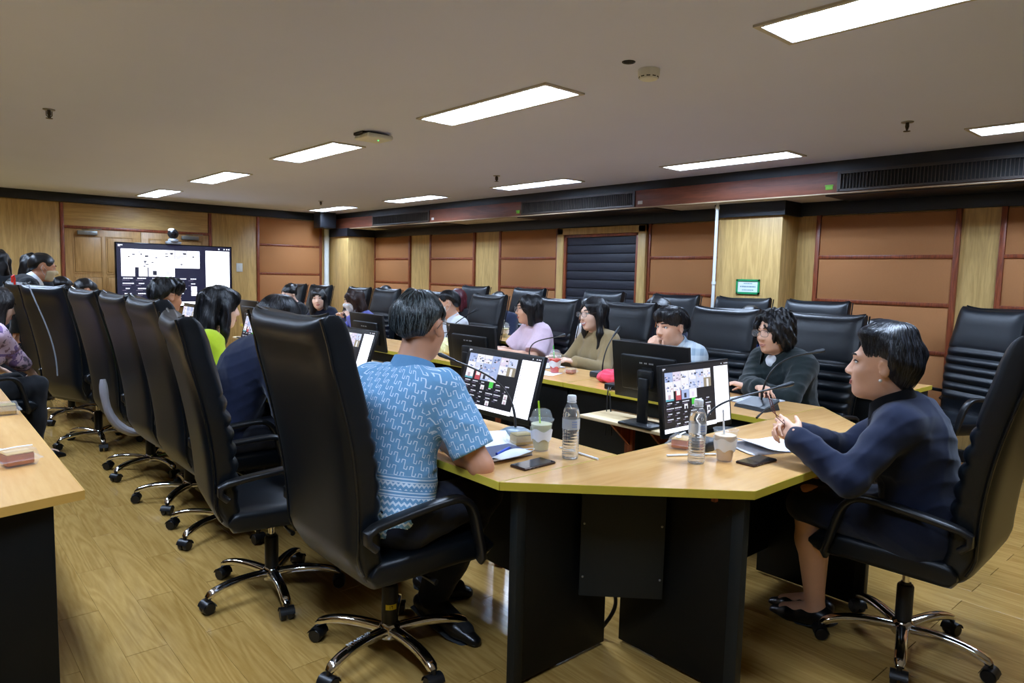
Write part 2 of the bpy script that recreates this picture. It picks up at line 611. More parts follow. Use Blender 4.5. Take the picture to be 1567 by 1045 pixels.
for x0, x1 in ((1.80, 2.777), (2.783, 3.76)):
    wpiece('door_leaf', DOORW, door, x0, YB - .03, 0.01, x1, YB - .004, 1.94, .003)
    ww = (x1 - x0)
    for (u0, u1) in ((.12, .46), (.54, .88)):
        for (z0, z1) in ((.2, .72), (.82, 1.25), (1.33, 1.83)):
            wpiece('raised_panel', DOORW, door, x0 + ww * u0, YB - .042, z0, x0 + ww * u1, YB - .026, z1, .008)
            m_ = MB()
            for (a0, a1, c0, c1) in ((u0 * ww - .02, u1 * ww + .02, z0 - .02, z0 - .004), (u0 * ww - .02, u1 * ww + .02, z1 + .004, z1 + .02),
                                     (u0 * ww - .02, u0 * ww - .004, z0, z1), (u1 * ww + .004, u1 * ww + .02, z0, z1)):
                m_.box(x0 + a0, YB - .038, c0, x0 + a1, YB - .028, c1)
            m_.build('panel_moulding', DOORW, door, smooth=0)
for x in (1.95, 3.35):
    m_ = MB()
    m_.box(x, YB - .09, 1.86, x + .25, YB - .03, 1.92, b=.008)
    m_.tube([(x + .06, YB - .09, 1.93), (x + .12, YB - .2, 1.935), (x + .3, YB - .08, 1.945)], .012, 8, flat=(1.4, .5))
    m_.build('door_closer', GREYMETAL, door)
# white switch, conduit pipes, loudspeaker in the corner
m_ = MB()
m_.box(4.20, YB - .03, 1.38, 4.30, YB - .016, 1.52, b=.004)
m_.box(4.235, YB - .036, 1.42, 4.265, YB - .028, 1.48, b=.003)
tag(m_.build('light_switch', WHITE), 'white light switch on the veneer strip right of the big television', 'light switch')
m_ = MB()
m_.lathe([(.045, 0.0), (.045, 2.165)], (5.775, YB - .08, 0), 16)
for z in (.4, 1.2, 2.0):
    m_.lathe([(.05, z - .02), (.05, z + .02)], (5.775, YB - .08, 0), 16)
tag(m_.build('pipe', pm('white_pipe', (222, 228, 226), .35)), 'thick white pipe running up the far corner beside the veneer column', 'pipe')
m_ = MB()
m_.lathe([(.016, 0.0), (.016, 2.165)], (5.98, 3.82, 0), 12)
for z in (.5, 1.4, 2.12):
    m_.lathe([(.021, z - .014), (.021, z + .014)], (5.98, 3.82, 0), 12)
tag(m_.build('pipe', pm('white_pipe', (222, 228, 226), .35)), 'thin white pipe in front of the veneer column with the green sign', 'pipe')
t = thing('loudspeaker', 'black box loudspeaker high in the far corner under the ceiling', 'loudspeaker', (5.62, 11.35, 2.2))
m_ = MB()
m_.rbox((0, 0, .1), (.3, .26, .27), .015)
m_.build('cabinet', BLACKPL, t)
m_ = MB()
m_.box(-.14, -.136, -.02, .14, -.128, .22, b=.004)
m_.build('front_grille', DARKNAVY, t)
m_ = MB()
m_.box(-.02, .1, .05, .02, .33, .09)
m_.build('bracket', BLACKPL, t, smooth=0)

# framed notice on the column
t = thing('notice', 'green-framed white notice on the veneer column', 'notice', (6.1, 3.52, 1.372))
m_ = MB()
for (y0, y1, z0, z1) in ((-.122, .122, .052, .07), (-.122, .122, -.07, -.052), (-.122, -.104, -.07, .07), (.104, .122, -.07, .07)):
    m_.box(-.012, y0, z0, .001, y1, z1)
m_.build('frame', pm('green_frame', (32, 140, 84), .4), t, smooth=0)
m_ = MB()
m_.box(-.006, -.106, -.054, .001, .106, .054)
m_.build('sheet', pm('notice_sheet', (218, 230, 228), .6, var=.02), t, smooth=0)
m_ = MB()
for z, hw_, hh in ((.03, .045, .004), (.0, .08, .006), (-.032, .06, .004)):
    y = -hw_
    while y < hw_:
        q = rng.uniform(.006, .018)
        m_.box(-.0068, y, z - hh, -.0055, min(y + q, hw_), z + hh)
        y += q + .004
m_.build('lettering', pm('teal_lettering', (96, 140, 150), .6), t, smooth=0)

# ------------------------------------------------------------ recessed lamps
GLOW = emit('lamp_glow', (202, 224, 255), LAMP)
ALU = pm('white_louvre', (238, 240, 244), .35, var=.01)
FRAMEM = pm('lamp_frame', (186, 182, 172), .5, var=.03)


def lamp_meshes():
    fr = MB()
    for (x0, y0, x1, y1) in ((-.15, -.61, -LHW, .61), (LHW, -.61, .15, .61), (-LHW, -.61, LHW, -LHL), (-LHW, LHL, LHW, .61)):
        fr.box(x0, y0, -.010, x1, y1, .002)
    hs = MB()
    hs.box(-LHW, -LHL, .088, LHW, LHL, .095)
    for x in (-LHW, LHW):
        hs.box(x - .003, -LHL, -.004, x + .003, LHL, .09)
    for y in (-LHL, LHL):
        hs.box(-LHW, y - .003, -.004, LHW, y + .003, .09)
    gl = MB()
    gl.quad((-LHW + .004, -LHL + .004, .034), (-LHW + .004, LHL - .004, .034), (LHW - .004, LHL - .004, .034), (LHW - .004, -LHL + .004, .034))
    bl = MB()
    n = 12
    for k in range(1, n):
        y = -LHL + 2 * LHL * k / n
        bl.add([(-LHW + .004, y, .0), (LHW - .004, y, .0), (LHW - .004, y - .008, .024), (-LHW + .004, y - .008, .024), (LHW - .004, y + .008, .024), (-LHW + .004, y + .008, .024)],
               [(0, 1, 2, 3), (1, 0, 5, 4), (3, 2, 4, 5)])
    rf = MB()
    rf.add([(0, -LHL + .004, .0), (0, LHL - .004, .0), (.014, LHL - .004, .024), (.010, -LHL + .004, .045), (-.014, LHL - .004, .045), (-.014, -LHL + .004, .045)],
           [(0, 1, 2, 3), (1, 0, 5, 4), (3, 2, 4, 5)])
    return fr.mesh('frame', FRAMEM, 0), hs.mesh('housing', ALU, 0), gl.mesh('glowing_tubes', GLOW, 0), bl.mesh('cross_blade', ALU, 0), rf.mesh('spine_reflector', ALU, 0)


lm = lamp_meshes()
LAMP_OFF = lm[2].copy()      # the lamps behind the camera are switched off
LAMP_OFF.materials[0] = ALU
RN = {0: 'left row of lamps over the aisle', 1: 'middle row of lamps over the left desks', 2: 'right row of lamps near the beam'}
ORD = ['behind the camera', 'nearest', 'second', 'third', 'fourth', 'farthest']
for i, x in enumerate(LX):
    for j, y in enumerate(LY):
        t = thing('ceiling_lamp', f'louvred ceiling lamp, {ORD[j]} in the {RN[i]}', 'ceiling lamp', (x, y, HC), 0, 'recessed ceiling lamps')
        for nm, me in zip(('frame', 'housing', 'glowing_tubes', 'cross_blade', 'spine_reflector'), lm):
            if nm == 'glowing_tubes' and j == 0:
                me = LAMP_OFF
            link(nm, me, t)

# things on the ceiling
SPR = [(0.795, 5.544, 'sprinkler head alone on the left of the ceiling'), (4.767, 1.727, 'sprinkler head on the ceiling at the right, nearest to the beam grille'),
       (4.64, 5.552, 'sprinkler head on the ceiling beside the third lamp of the right row'), (4.661, 9.541, 'farthest sprinkler head on the ceiling near the far corner')]
for x, y, lb in SPR:
    t = thing('sprinkler_head', lb, 'sprinkler', (x, y, HC), 0, 'ceiling sprinklers')
    m_ = MB()
    m_.lathe([(.034, -.006), (.036, -.002), (.036, .002)], n=20)
    m_.build('escutcheon', GREYMETAL, t)
    m_ = MB()
    m_.lathe([(.006, -.05), (.012, -.03), (.010, -.006)], n=12)
    m_.tube([(-.016, 0, -.012), (-.016, 0, -.04), (0, 0, -.056)], .003, 6)
    m_.tube([(.016, 0, -.012), (.016, 0, -.04), (0, 0, -.056)], .003, 6)
    m_.build('nozzle', pm('bronze', (70, 62, 50), .4, metal=.6), t)
    m_ = MB()
    m_.lathe([(.02, -.06), (.021, -.057)], n=12)
    m_.build('deflector', pm('bronze', (70, 62, 50), .4, metal=.6), t)
t = thing('smoke_detector', 'round white smoke detector on the ceiling right of the middle lamps', 'smoke detector', (2.791, 2.202, HC))
m_ = MB()
m_.lathe([(.03, -.05), (.042, -.046), (.052, -.03), (.054, -.004), (.054, .002)], n=28)
m_.build('body', WHITE, t)
m_ = MB()
for k in range(10):
    a = k * PI / 5
    m_.rbox((.046 * math.cos(a), .046 * math.sin(a), -.036), (.004, .018, .008), .001, mat=Matrix.Rotation(a, 4, 'Z'))
m_.build('vents', DARKNAVY, t)
m_ = MB()
m_.lathe([(.026, -.001), (.026, -.0004)], (2.627, 2.194, HC), 20)
m_.lathe([(.027, -.0015), (.030, -.003), (.032, 0)], (2.627, 2.194, HC), 20, cap=False)
tag(m_.build('ceiling_hole', pm('hole_dark', (22, 20, 18), .9)), 'small dark round hole in the ceiling beside the smoke detector', 'ceiling hole')
t = thing('wireless_access_point', 'white square wireless access point with green light on the ceiling', 'access point', (2.667, 4.605, HC))
m_ = MB()
m_.rbox((0, 0, -.034), (.21, .21, .034), .014, 3)
m_.build('body', WHITE, t)
m_ = MB()
m_.box(-.11, -.03, -.018, .11, .10, 0)
m_.build('mount', BLACKPL, t, smooth=0)
m_ = MB()
m_.ball((.02, -.03, -.051), .006, 8)
m_.build('indicator', emit('green_led', (60, 255, 110), 3), t)
# ------------------------------------------------------------ desks
YTOP, TT = 0.75, 0.028


def edge_ring(mb, poly, z0, z1, t=0.0025, mi=0, skip=()):
    n = len(poly)
    for i in range(n):
        if i in skip:
            continue
        p, q = Vector(poly[i]), Vector(poly[(i + 1) % n])
        d = (q - p).normalized()
        o = Vector((d.y, -d.x)) * t
        a, b_ = p - d * t * .8, q + d * t * .8
        vs = [(a.x, a.y, z0), (b_.x, b_.y, z0), (b_.x + o.x, b_.y + o.y, z0), (a.x + o.x, a.y + o.y, z0),
              (a.x, a.y, z1), (b_.x, b_.y, z1), (b_.x + o.x, b_.y + o.y, z1), (a.x + o.x, a.y + o.y, z1)]
        mb.add(vs, [(0, 1, 2, 3), (7, 6, 5, 4), (0, 4, 5, 1), (1, 5, 6, 2), (2, 6, 7, 3), (3, 7, 4, 0)], mi)


def desk(poly, label, topmat, panels, group=None, band=EDGE, gap=.0012):
    """poly counter-clockwise in world xy; panels: list of (name, material, box)"""
    cx = sum(p[0] for p in poly) / len(poly)
    cy = sum(p[1] for p in poly) / len(poly)
    t = thing('desk', label, 'desk', (cx, cy, 0), 0, group)
    pl = []
    for p in poly:
        d = Vector((p[0] - cx, p[1] - cy))
        pl.append(tuple(d * (1 - (gap + .0025) / max(d.length, .1) * 1.35)))
    m_ = MB()
    m_.prism(pl, YTOP - TT, YTOP)
    m_.build('tabletop', topmat, t, smooth=0)
    m_ = MB()
    edge_ring(m_, pl, YTOP - TT, YTOP - .0004)
    m_.build('edge_band', band, t, smooth=0)
    for nm, mt, bx in panels:
        m_ = MB()
        m_.box(bx[0] - cx, bx[1] - cy, bx[2], bx[3] - cx, bx[4] - cy, bx[5], b=.003)
        m_.build(nm, mt, t)
    return t, (cx, cy)


UX0, UX1, UX2, UX3 = 1.444, 2.034, 3.165, 3.757
UY0, UY1 = 1.112, 1.68
ends = [1.68, 3.08, 4.48, 5.88, 7.28, 8.68]
nth = ['nearest', 'second', 'third', 'fourth', 'farthest']
for k in range(5):
    a, c = ends[k], ends[k + 1]
    for side in (0, 1):
        x0, x1 = ((UX0, UX1), (UX2, UX3))[side]
        mx = x1 - .09 if side == 0 else x0 + .07
        desk([(x0, a), (x1, a), (x1, c), (x0, c)],
             f'{nth[k]} beech-topped desk with olive-yellow edge in the {("left", "right")[side]} row of the horseshoe', DESKTOP,
             [('end_panel', BLACKLAM, (x0 + .10, a + .006, 0.012, x1 - .03, a + .036, YTOP - TT)), ('edge_post', GREYLAM, (x0 + .085, a + .002, 0.004, x0 + .125, a + .04, YTOP - TT)),
              ('end_panel', BLACKLAM, (x0 + .085, c - .03, 0.012, x1 - .03, c - .006, YTOP - TT)),
              ('modesty_panel', BLACKLAM, (mx, a + .03, .14, mx + .02, c - .03, YTOP - TT))], 'desks of the horseshoe')
t, (cx, cy) = desk([(UX0, UY1), (UX1, UY0), (UX2, UY0), (UX3, UY1)], 'beech-topped head desk with cut corners and grey plate below, before the navy-jacket woman', DESKTOPX,
     [('end_panel', BLACKLAM, (UX1 + .030, UY0 + .06, .012, UX1 + .060, UY1 - .015, YTOP - TT)),
      ('end_panel', BLACKLAM, (UX2 - .060, UY0 + .06, .012, UX2 - .030, UY1 - .015, YTOP - TT)),
      ('edge_post', GREYLAM, (UX1 + .026, UY0 + .045, .004, UX1 + .064, UY0 + .09, YTOP - TT)),
      ('edge_post', GREYLAM, (UX2 - .064, UY0 + .045, .004, UX2 - .026, UY0 + .09, YTOP - TT)),
      ('modesty_panel', BLACKLAM, (UX1 + .06, UY1 - .07, .14, UX2 - .06, UY1 - .05, YTOP - TT))], 'desks of the horseshoe')
# grey cover plate with four screws hanging across the corner
A, B = Vector((1.826, 1.665)), Vector((2.041, 1.452))
dd = (B - A)
L_ = dd.length
ang = math.atan2(dd.y, dd.x)
mt = Matrix.Translation(((A.x + B.x) / 2 - cx, (A.y + B.y) / 2 - cy, 0)) @ Matrix.Rotation(ang, 4, 'Z')
m_ = MB()
m_.rbox((0, 0, (.262 + .722) / 2), (L_, .016, .46), .002)
m_.xf(mt)
m_.build('cover_plate', GREYLAM, t)
for sx in (-1, 1):
    for z in (.335, .535):
        m_ = MB()
        m_.ball((sx * (L_ / 2 - .012), -.009, z), (.0045, .003, .0045), 10)
        m_.xf(mt)
        m_.build('screw', GREYMETAL, t)
for px_, py_ in ((1.62, 1.62), (1.98, 1.22)):
    m_ = MB()
    m_.box(px_ - cx - .008, py_ - cy - .008, .70, px_ - cx + .008, py_ - cy + .008, .722)
    m_.build('bracket', BROWN, t, smooth=0)
# outer rows
OX0, OX1 = 4.66, 5.235
oe = [1.612, 3.1, 4.6, 6.1, 7.6]
for k in range(4):
    a, c = oe[k], oe[k + 1]
    desk([(OX0, a), (OX1, a), (OX1, c), (OX0, c)], f'{nth[k]} beech-topped desk of the outer row along the orange wall panels', DESKTOP,
         [('end_panel', BLACKLAM, (OX0 + .04, a + .006, .012, OX1 - .06, a + .03, YTOP - TT)), ('end_panel', BLACKLAM, (OX0 + .04, c - .03, .012, OX1 - .06, c - .006, YTOP - TT)),
          ('modesty_panel', BLACKLAM, (OX0 + .07, a + .03, .14, OX0 + .09, c - .03, YTOP - TT))], 'desks of the outer rows')
EDGE2 = pm('tan_edge_band', (196, 152, 74), 0.35, var=.05, scale=14)
desk([(-.32, 2.22), (.394, 2.362), (.394, 3.866), (-.32, 3.866)], 'beech-topped desk at the left edge with black end panel and boxed sandwich', DESKTOP,
     [('end_panel', BLACKLAM, (-.30, 2.395, .012, .318, 2.42, YTOP - TT)), ('end_panel', BLACKLAM, (-.28, 3.82, .012, .31, 3.845, YTOP - TT)),
      ('modesty_panel', BLACKLAM, (-.24, 2.42, .14, -.22, 3.82, YTOP - TT))], 'desks of the outer rows', EDGE2)
desk([(-.32, 3.868), (.39, 3.868), (.39, 5.3), (-.32, 5.3)], 'second beech-topped desk at the left edge beyond the seam', DESKTOP,
     [('end_panel', BLACKLAM, (-.28, 3.90, .012, .31, 3.925, YTOP - TT)), ('end_panel', BLACKLAM, (-.28, 5.25, .012, .31, 5.275, YTOP - TT)),
      ('modesty_panel', BLACKLAM, (-.24, 3.93, .14, -.22, 5.25, YTOP - TT))], 'desks of the outer rows', EDGE2)

# ------------------------------------------------------------ executive chairs


def loft(rings, closed=True):
    m_ = MB()
    n = len(rings[0])
    vs = [p for r in rings for p in r]
    fs = []
    for i in range(len(rings) - 1):
        for k in range(n):
            fs.append((i * n + k, i * n + (k + 1) % n, (i + 1) * n + (k + 1) % n, (i + 1) * n + k))
    fs.append(tuple(range(n - 1, -1, -1)))
    fs.append(tuple(range((len(rings) - 1) * n, len(rings) * n)))
    m_.add(vs, fs)
    return m_


def back_profile(v):
    """centre y and z of the backrest at height fraction v"""
    z = .395 + .865 * v
    y = -.235 - .080 * v - .045 * v * v + .025 * math.sin(PI * min(v * 1.2, 1)) - .05 * max(0, v - .9) * 2
    y += .05 * max(0, .12 - v) / .12
    return y, z


def backrest_mesh():
    rings = []
    n = 44
    lv = [0, .004, .012, .03, .06, .1, .14] + [.16 + .012 * i for i in range(44)] + [.70, .74, .78, .82, .86, .9, .93, .955, .975, .988, .996, 1.0]
    for v in lv:
        y, z = back_profile(v)
        hw = .245 + .038 * min(1, v * 1.8) - .02 * max(0, v - .8) * 2
        th = .050 + .004 * math.sin(PI * v)
        if v < .14:
            hw -= .03 * ((.14 - v) / .14) ** 2
        endr = 1.0
        if v < .03:
            endr = math.sqrt(max(0.02, 1 - ((.03 - v) / .03) ** 2)) * .5 + .5
        if v > .955:
            endr = math.sqrt(max(0.02, 1 - ((v - .955) / .045) ** 2)) * .62 + .38
        ring = []
        for k in range(n):
            a = 2 * PI * (k + .5) / n
            ca, sa = math.cos(a), math.sin(a)
            u = math.copysign(abs(ca) ** .32, ca)
            t_ = math.copysign(abs(sa) ** .45, sa)
            x = hw * u
            yy = th * t_ * endr
            edge = max(0, 1 - (abs(u) / .93) ** 8)
            rib_edge = 1 - .62 * abs(u) ** 10
            if sa > 0:      # front face: ribs over the lower half, soft headrest above
                if .2 < v < .66:
                    ph = (v - .2) / .46 * 6
                    yy += (.024 * abs(math.sin(PI * ph)) ** .6 - .010) * rib_edge
                elif v >= .66:
                    yy += .012 * math.sin(PI * min(1, (v - .66) / .34)) ** .5 * edge
                yy += .010 * abs(u) ** 3 * (0 if v < .1 or .2 < v < .66 else 1)   # side bolsters
            else:
                yy -= .010 * edge * math.sin(PI * v)
                if v > .86:     # leather rolled over the top edge
                    yy -= .016 * math.sin(PI * (v - .86) / .14) * edge
            zz = z + (.020 * abs(u) ** 3 - .008) * max(0, (v - .86) / .14)
            ring.append((x, y + yy, zz))
        rings.append(ring)
    return loft(rings).mesh('backrest', LEATHER, 50)


def piping_mesh():
    m_ = MB()
    for s in (-1, 1):
        pts = []
        for i in range(26):
            v = .06 + .93 * i / 25
            y, z = back_profile(v)
            hw = .245 + .038 * min(1, v * 1.8) - .02 * max(0, v - .8) * 2
            pts.append((s * (hw + .001), y - .040, z + (.012 * max(0, (v - .86) / .14))))
        m_.tube(pts, .0048, 8)
    y, z = back_profile(1.0)
    pts = []
    for i in range(17):
        u = -1 + i / 8
        pts.append((.264 * u, y - .008, z + .020 * abs(u) ** 3 - .004))
    m_.tube(pts, .005, 8)
    return m_.mesh('piping', LEATHER2)


def seat_mesh():
    rings = []
    n = 36
    for i in range(25):
        t_ = i / 24
        y = -.225 + .51 * t_
        e0 = min(1, t_ / .06)
        e1 = min(1, (1 - t_) / .13)
        endr = math.sqrt(max(.03, 1 - (1 - e0) ** 2)) * math.sqrt(max(.03, 1 - (1 - e1) ** 2))
        hw = .258 - .03 * max(0, t_ - .8) * 2
        zc = .427 - .022 * max(0, t_ - .72) * 2
        ring = []
        for k in range(n):
            a = 2 * PI * (k + .5) / n
            ca, sa = math.cos(a), math.sin(a)
            u = math.copysign(abs(ca) ** .35, ca)
            q = math.copysign(abs(sa) ** .5, sa)
            z = zc + .055 * q * endr
            if sa > 0:
                z += -.012 * (1 - abs(u) ** 2) * math.sin(PI * t_) + .006 * abs(u) ** 4
            ring.append((hw * u, y, z))
        rings.append(ring)
    return loft(rings).mesh('seat', LEATHER, 50)


def arm_mesh(s):
    m_ = MB()
    x = s * .292
    p = [(x, -.235, .545), (x, -.262, .57), (x, -.262, .598), (x, -.235, .612)]
    p += [tuple(q) for q in bez((x, -.2, .618), (x, -.1, .634), (x, 0, .644), (x, .06, .645), 8)]
    p += [tuple(q) for q in bez((x, .085, .643), (x, .14, .632), (x - s * .004, .158, .58), (x - s * .008, .172, .53), 8)]
    p += [(x - s * .012, .195, .45), (x - s * .018, .21, .405), (x - s * .03, .205, .385)]
    rs = [.9] * 4 + [1.0] * 9 + [1.0] * 9 + [.9, .9, .8]
    m_.tube([Vector(q) for q in p], rs, 14, flat=(.024, .0135, .6))
    return m_.mesh('armrest', BLACKPL, 50)


def lift_meshes():
    a = MB()
    a.lathe([(.030, .10), (.030, .255), (.026, .262)], n=20)
    a.lathe([(.019, .25), (.019, .27)], n=16)
    b_ = MB()
    b_.lathe([(.0135, .26), (.0135, .36)], n=14)
    c = MB()
    c.rbox((0, .0, .362), (.18, .24, .028), .008)
    c.rbox((0, .03, .348), (.09, .17, .03), .01)
    c.tube([(.05, .02, .35), (.2, .02, .352), (.25, .03, .348)], [.006, .006, .011], 8)
    d = MB()
    d.lathe([(.036, .062), (.040, .068), (.040, .108), (.033, .118), (.028, .122)], n=24)
    return a.mesh('gas_lift', BLACKPL), b_.mesh('piston', CHROME), c.mesh('tilt_mechanism', BLACKPL), d.mesh('hub', CHROME)


def star_leg():
    m_ = MB()
    pts = bez((0.03, 0, .092), (.12, 0, .104), (.22, 0, .108), (.285, 0, .076), 12) + [Vector((.297, 0, .066))]
    rs = [.019 + .003 * (1 - i / 13) for i in range(13)] + [.014]
    m_.tube(pts, rs, 12, flat=(1.05, .78, .75))
    return m_.mesh('base_leg', CHROME, 60)


def caster():
    m_ = MB()
    for s in (-1, 1):
        mt = Matrix.Translation((.297, s * .016, .0265)) @ Matrix.Rotation(PI / 2, 4, 'X')
        m_.lathe([(.010, -.0115), (.022, -.0115), (.0262, -.007), (.0262, .007), (.022, .0115), (.010, .0115)], n=18, mat=mt)
    # hood over the wheels
    vs = []
    for i in range(9):
        a = math.radians(10 + 170 * i / 8)
        for y in (-.0295, .0295):
            vs.append((.297 + .0295 * math.cos(a), y, .0265 + .0295 * math.sin(a)))
    m_.add(vs, [(2 * i, 2 * i + 1, 2 * i + 3, 2 * i + 2) for i in range(8)])
    m_.lathe([(.009, .05), (.009, .072)], (.297, 0, 0), 10)
    return m_.mesh('caster', BLACKPL, 45)


BACK_ME, PIPE_ME, SEAT_ME = backrest_mesh(), piping_mesh(), seat_mesh()
ARM_ME = {s: arm_mesh(s) for s in (-1, 1)}
LIFT = lift_meshes()
LEG_ME, CAST_ME = star_leg(), caster()


def chair(x, y, facing, label, star=20.0, group=None, s=1.0, low=False):
    """facing: compass angle of the sitter's gaze, degrees counter-clockwise from +x"""
    t = thing('executive_chair', label, 'chair', (x, y, 0), math.radians(facing - 90), group)
    t.scale = (s, s, s)
    link('backrest', BACK_ME, t)
    link('piping', PIPE_ME, t)
    link('seat', SEAT_ME, t)
    for q in (-1, 1):
        link('armrest', ARM_ME[q], t)
    for nm, me in zip(('gas_lift', 'piston', 'tilt_mechanism', 'hub'), LIFT):
        link(nm, me, t)
    for k in range(5):
        a = math.radians(star + 72 * k)
        o = link('base_leg', LEG_ME, t, rz=a)
        link('caster', CAST_ME, o)
    return t


GL, GR_, GO = 'chairs of the left row', 'chairs of the right row', 'chairs of the outer row'
CH = {}
CH['blue'] = chair(1.33, 2.16, 0, 'nearest black leather executive chair, under the man in the blue patterned shirt', -2, GL, 1.015)
CH['empty'] = chair(1.19, 2.92, -9, 'empty black executive chair behind the blue-shirt man, its seat and near armrest in view', 70, GL, .975)
chair(1.29, 3.78, 0, 'black executive chair under the hunched navy-jacket person', 12, GL)
chair(1.30, 4.45, 2, 'black executive chair under the woman in the lime-green jacket', 30, GL)
chair(1.28, 5.25, 6, 'black executive chair under the black-haired young man before the television', 8, GL)
chair(1.16, 6.3, 22, 'black executive chair with wide back beside the hanging pale cord', 45, GL)
chair(1.16, 7.45, 12, 'farthest black executive chair of the left row, mostly hidden, red clip above its back', 18, GL)
CH['woman'] = chair(2.90, .93, 92, 'black leather executive chair of the navy-jacket woman at the right edge', 52, 'chairs at the head desk')
for y, fc, lb in ((2.07, 180, 'black executive chair behind the man in the dark green jacket'), (2.79, 180, 'black executive chair behind the man in the blue plaid shirt'),
                  (3.69, 181, 'black executive chair behind the woman in the olive blouse'), (4.53, 179, 'black executive chair behind the woman in the pale pink blouse'),
                  (5.53, 178, 'black executive chair behind the man in the white polo shirt'), (6.5, 180, 'black executive chair behind the head of the blue-shirt man'),
                  (7.5, 181, 'black executive chair behind the brown-haired woman with the white mask'), (8.2, 180, 'black executive chair left of the masked brown-haired woman'),
                  (9.28, 184, 'black executive chair behind the staring woman with long dark hair'), (10.1, 182, 'farthest black executive chair of the right row')):
    chair(4.21, y, fc, lb, 10 + y * 17, GR_, .965)
for x, y, fc, lb in ((5.74, 1.66, 152, 'empty black executive chair standing turned beside the end of the outer desk at right'), (5.62, 2.78, 180, 'black outer-row chair seen right behind the dark green jacket man, its top edge only'),
                     (5.60, 3.48, 180, 'black outer-row chair under the green-framed notice'), (5.62, 4.25, 180, 'black outer-row chair behind the bent-over navy person'),
                     (5.60, 5.2, 180, 'black outer-row chair behind the grey-haired head, before the dark blind'), (5.62, 6.45, 180, 'black outer-row chair just left of the dark blind'), (5.62, 7.55, 180, 'farthest black outer-row chair')):
    chair(x, y, fc, lb, 5 + y * 31, GO)
chair(.36, 6.02, 20, 'black executive chair under the woman in the floral blouse at the left edge', 0, GL)
# sticker on the gas lift of the nearest chair
t = CH['blue']
m_ = MB()
for k in range(8):
    a0, a1 = [math.radians(-62 + 10 * (k + q)) for q in (0, 1)]
    r_ = .0306
    m_.quad((r_ * math.cos(a0), r_ * math.sin(a0), .175), (r_ * math.cos(a1), r_ * math.sin(a1), .175), (r_ * math.cos(a1), r_ * math.sin(a1), .195), (r_ * math.cos(a0), r_ * math.sin(a0), .195))
o = m_.build('sticker', pm('yellow_sticker', (214, 196, 40), .5), t)
o.rotation_euler.z = math.radians(0)
m_ = MB()
for k, (z0, z1, q0, q1) in enumerate(((.179, .191, -.0045, -.0030), (.188, .191, .001, .006), (.179, .191, .0048, .006))):
    a = math.radians(-24)
    m_.rbox((.0309 * math.cos(a) - math.sin(a) * (q0 + q1) / 2, .0309 * math.sin(a) + math.cos(a) * (q0 + q1) / 2, (z0 + z1) / 2), (.0008, q1 - q0, z1 - z0), .0001, 1, Matrix.Rotation(a, 4, 'Z'))
m_.build('sticker_number', pm('ink', (20, 20, 20), .6), t, smooth=0)

# ------------------------------------------------------------ screens
E_BG = emit('screen_dark', (14, 15, 24), 1.0)
E_WH = emit('screen_white', (240, 243, 255), 1.9)
TILE = [emit('tile_%d' % i, c, 1.1) for i, c in enumerate([(206, 214, 240), (168, 184, 226), (222, 212, 232), (120, 140, 190), (236, 236, 244), (64, 84, 130), (196, 176, 190), (38, 40, 58), (90, 170, 190), (150, 140, 120), (190, 80, 90)])]
E_GR = emit('tile_green', (70, 190, 70), 1.3)
E_TX = emit('screen_lettering', (214, 216, 230), 1.2)
E_TX2 = emit('screen_lettering_faint', (120, 110, 140), 1.0)
BIGW = emit('tv_white', (245, 248, 255), 2.6)
BIGT = emit('tv_tile', (236, 238, 252), 2.6)
BIGX = emit('tv_lettering', (225, 228, 245), 1.8)
BIGB = emit('tv_dark', (20, 20, 52), 1.1)


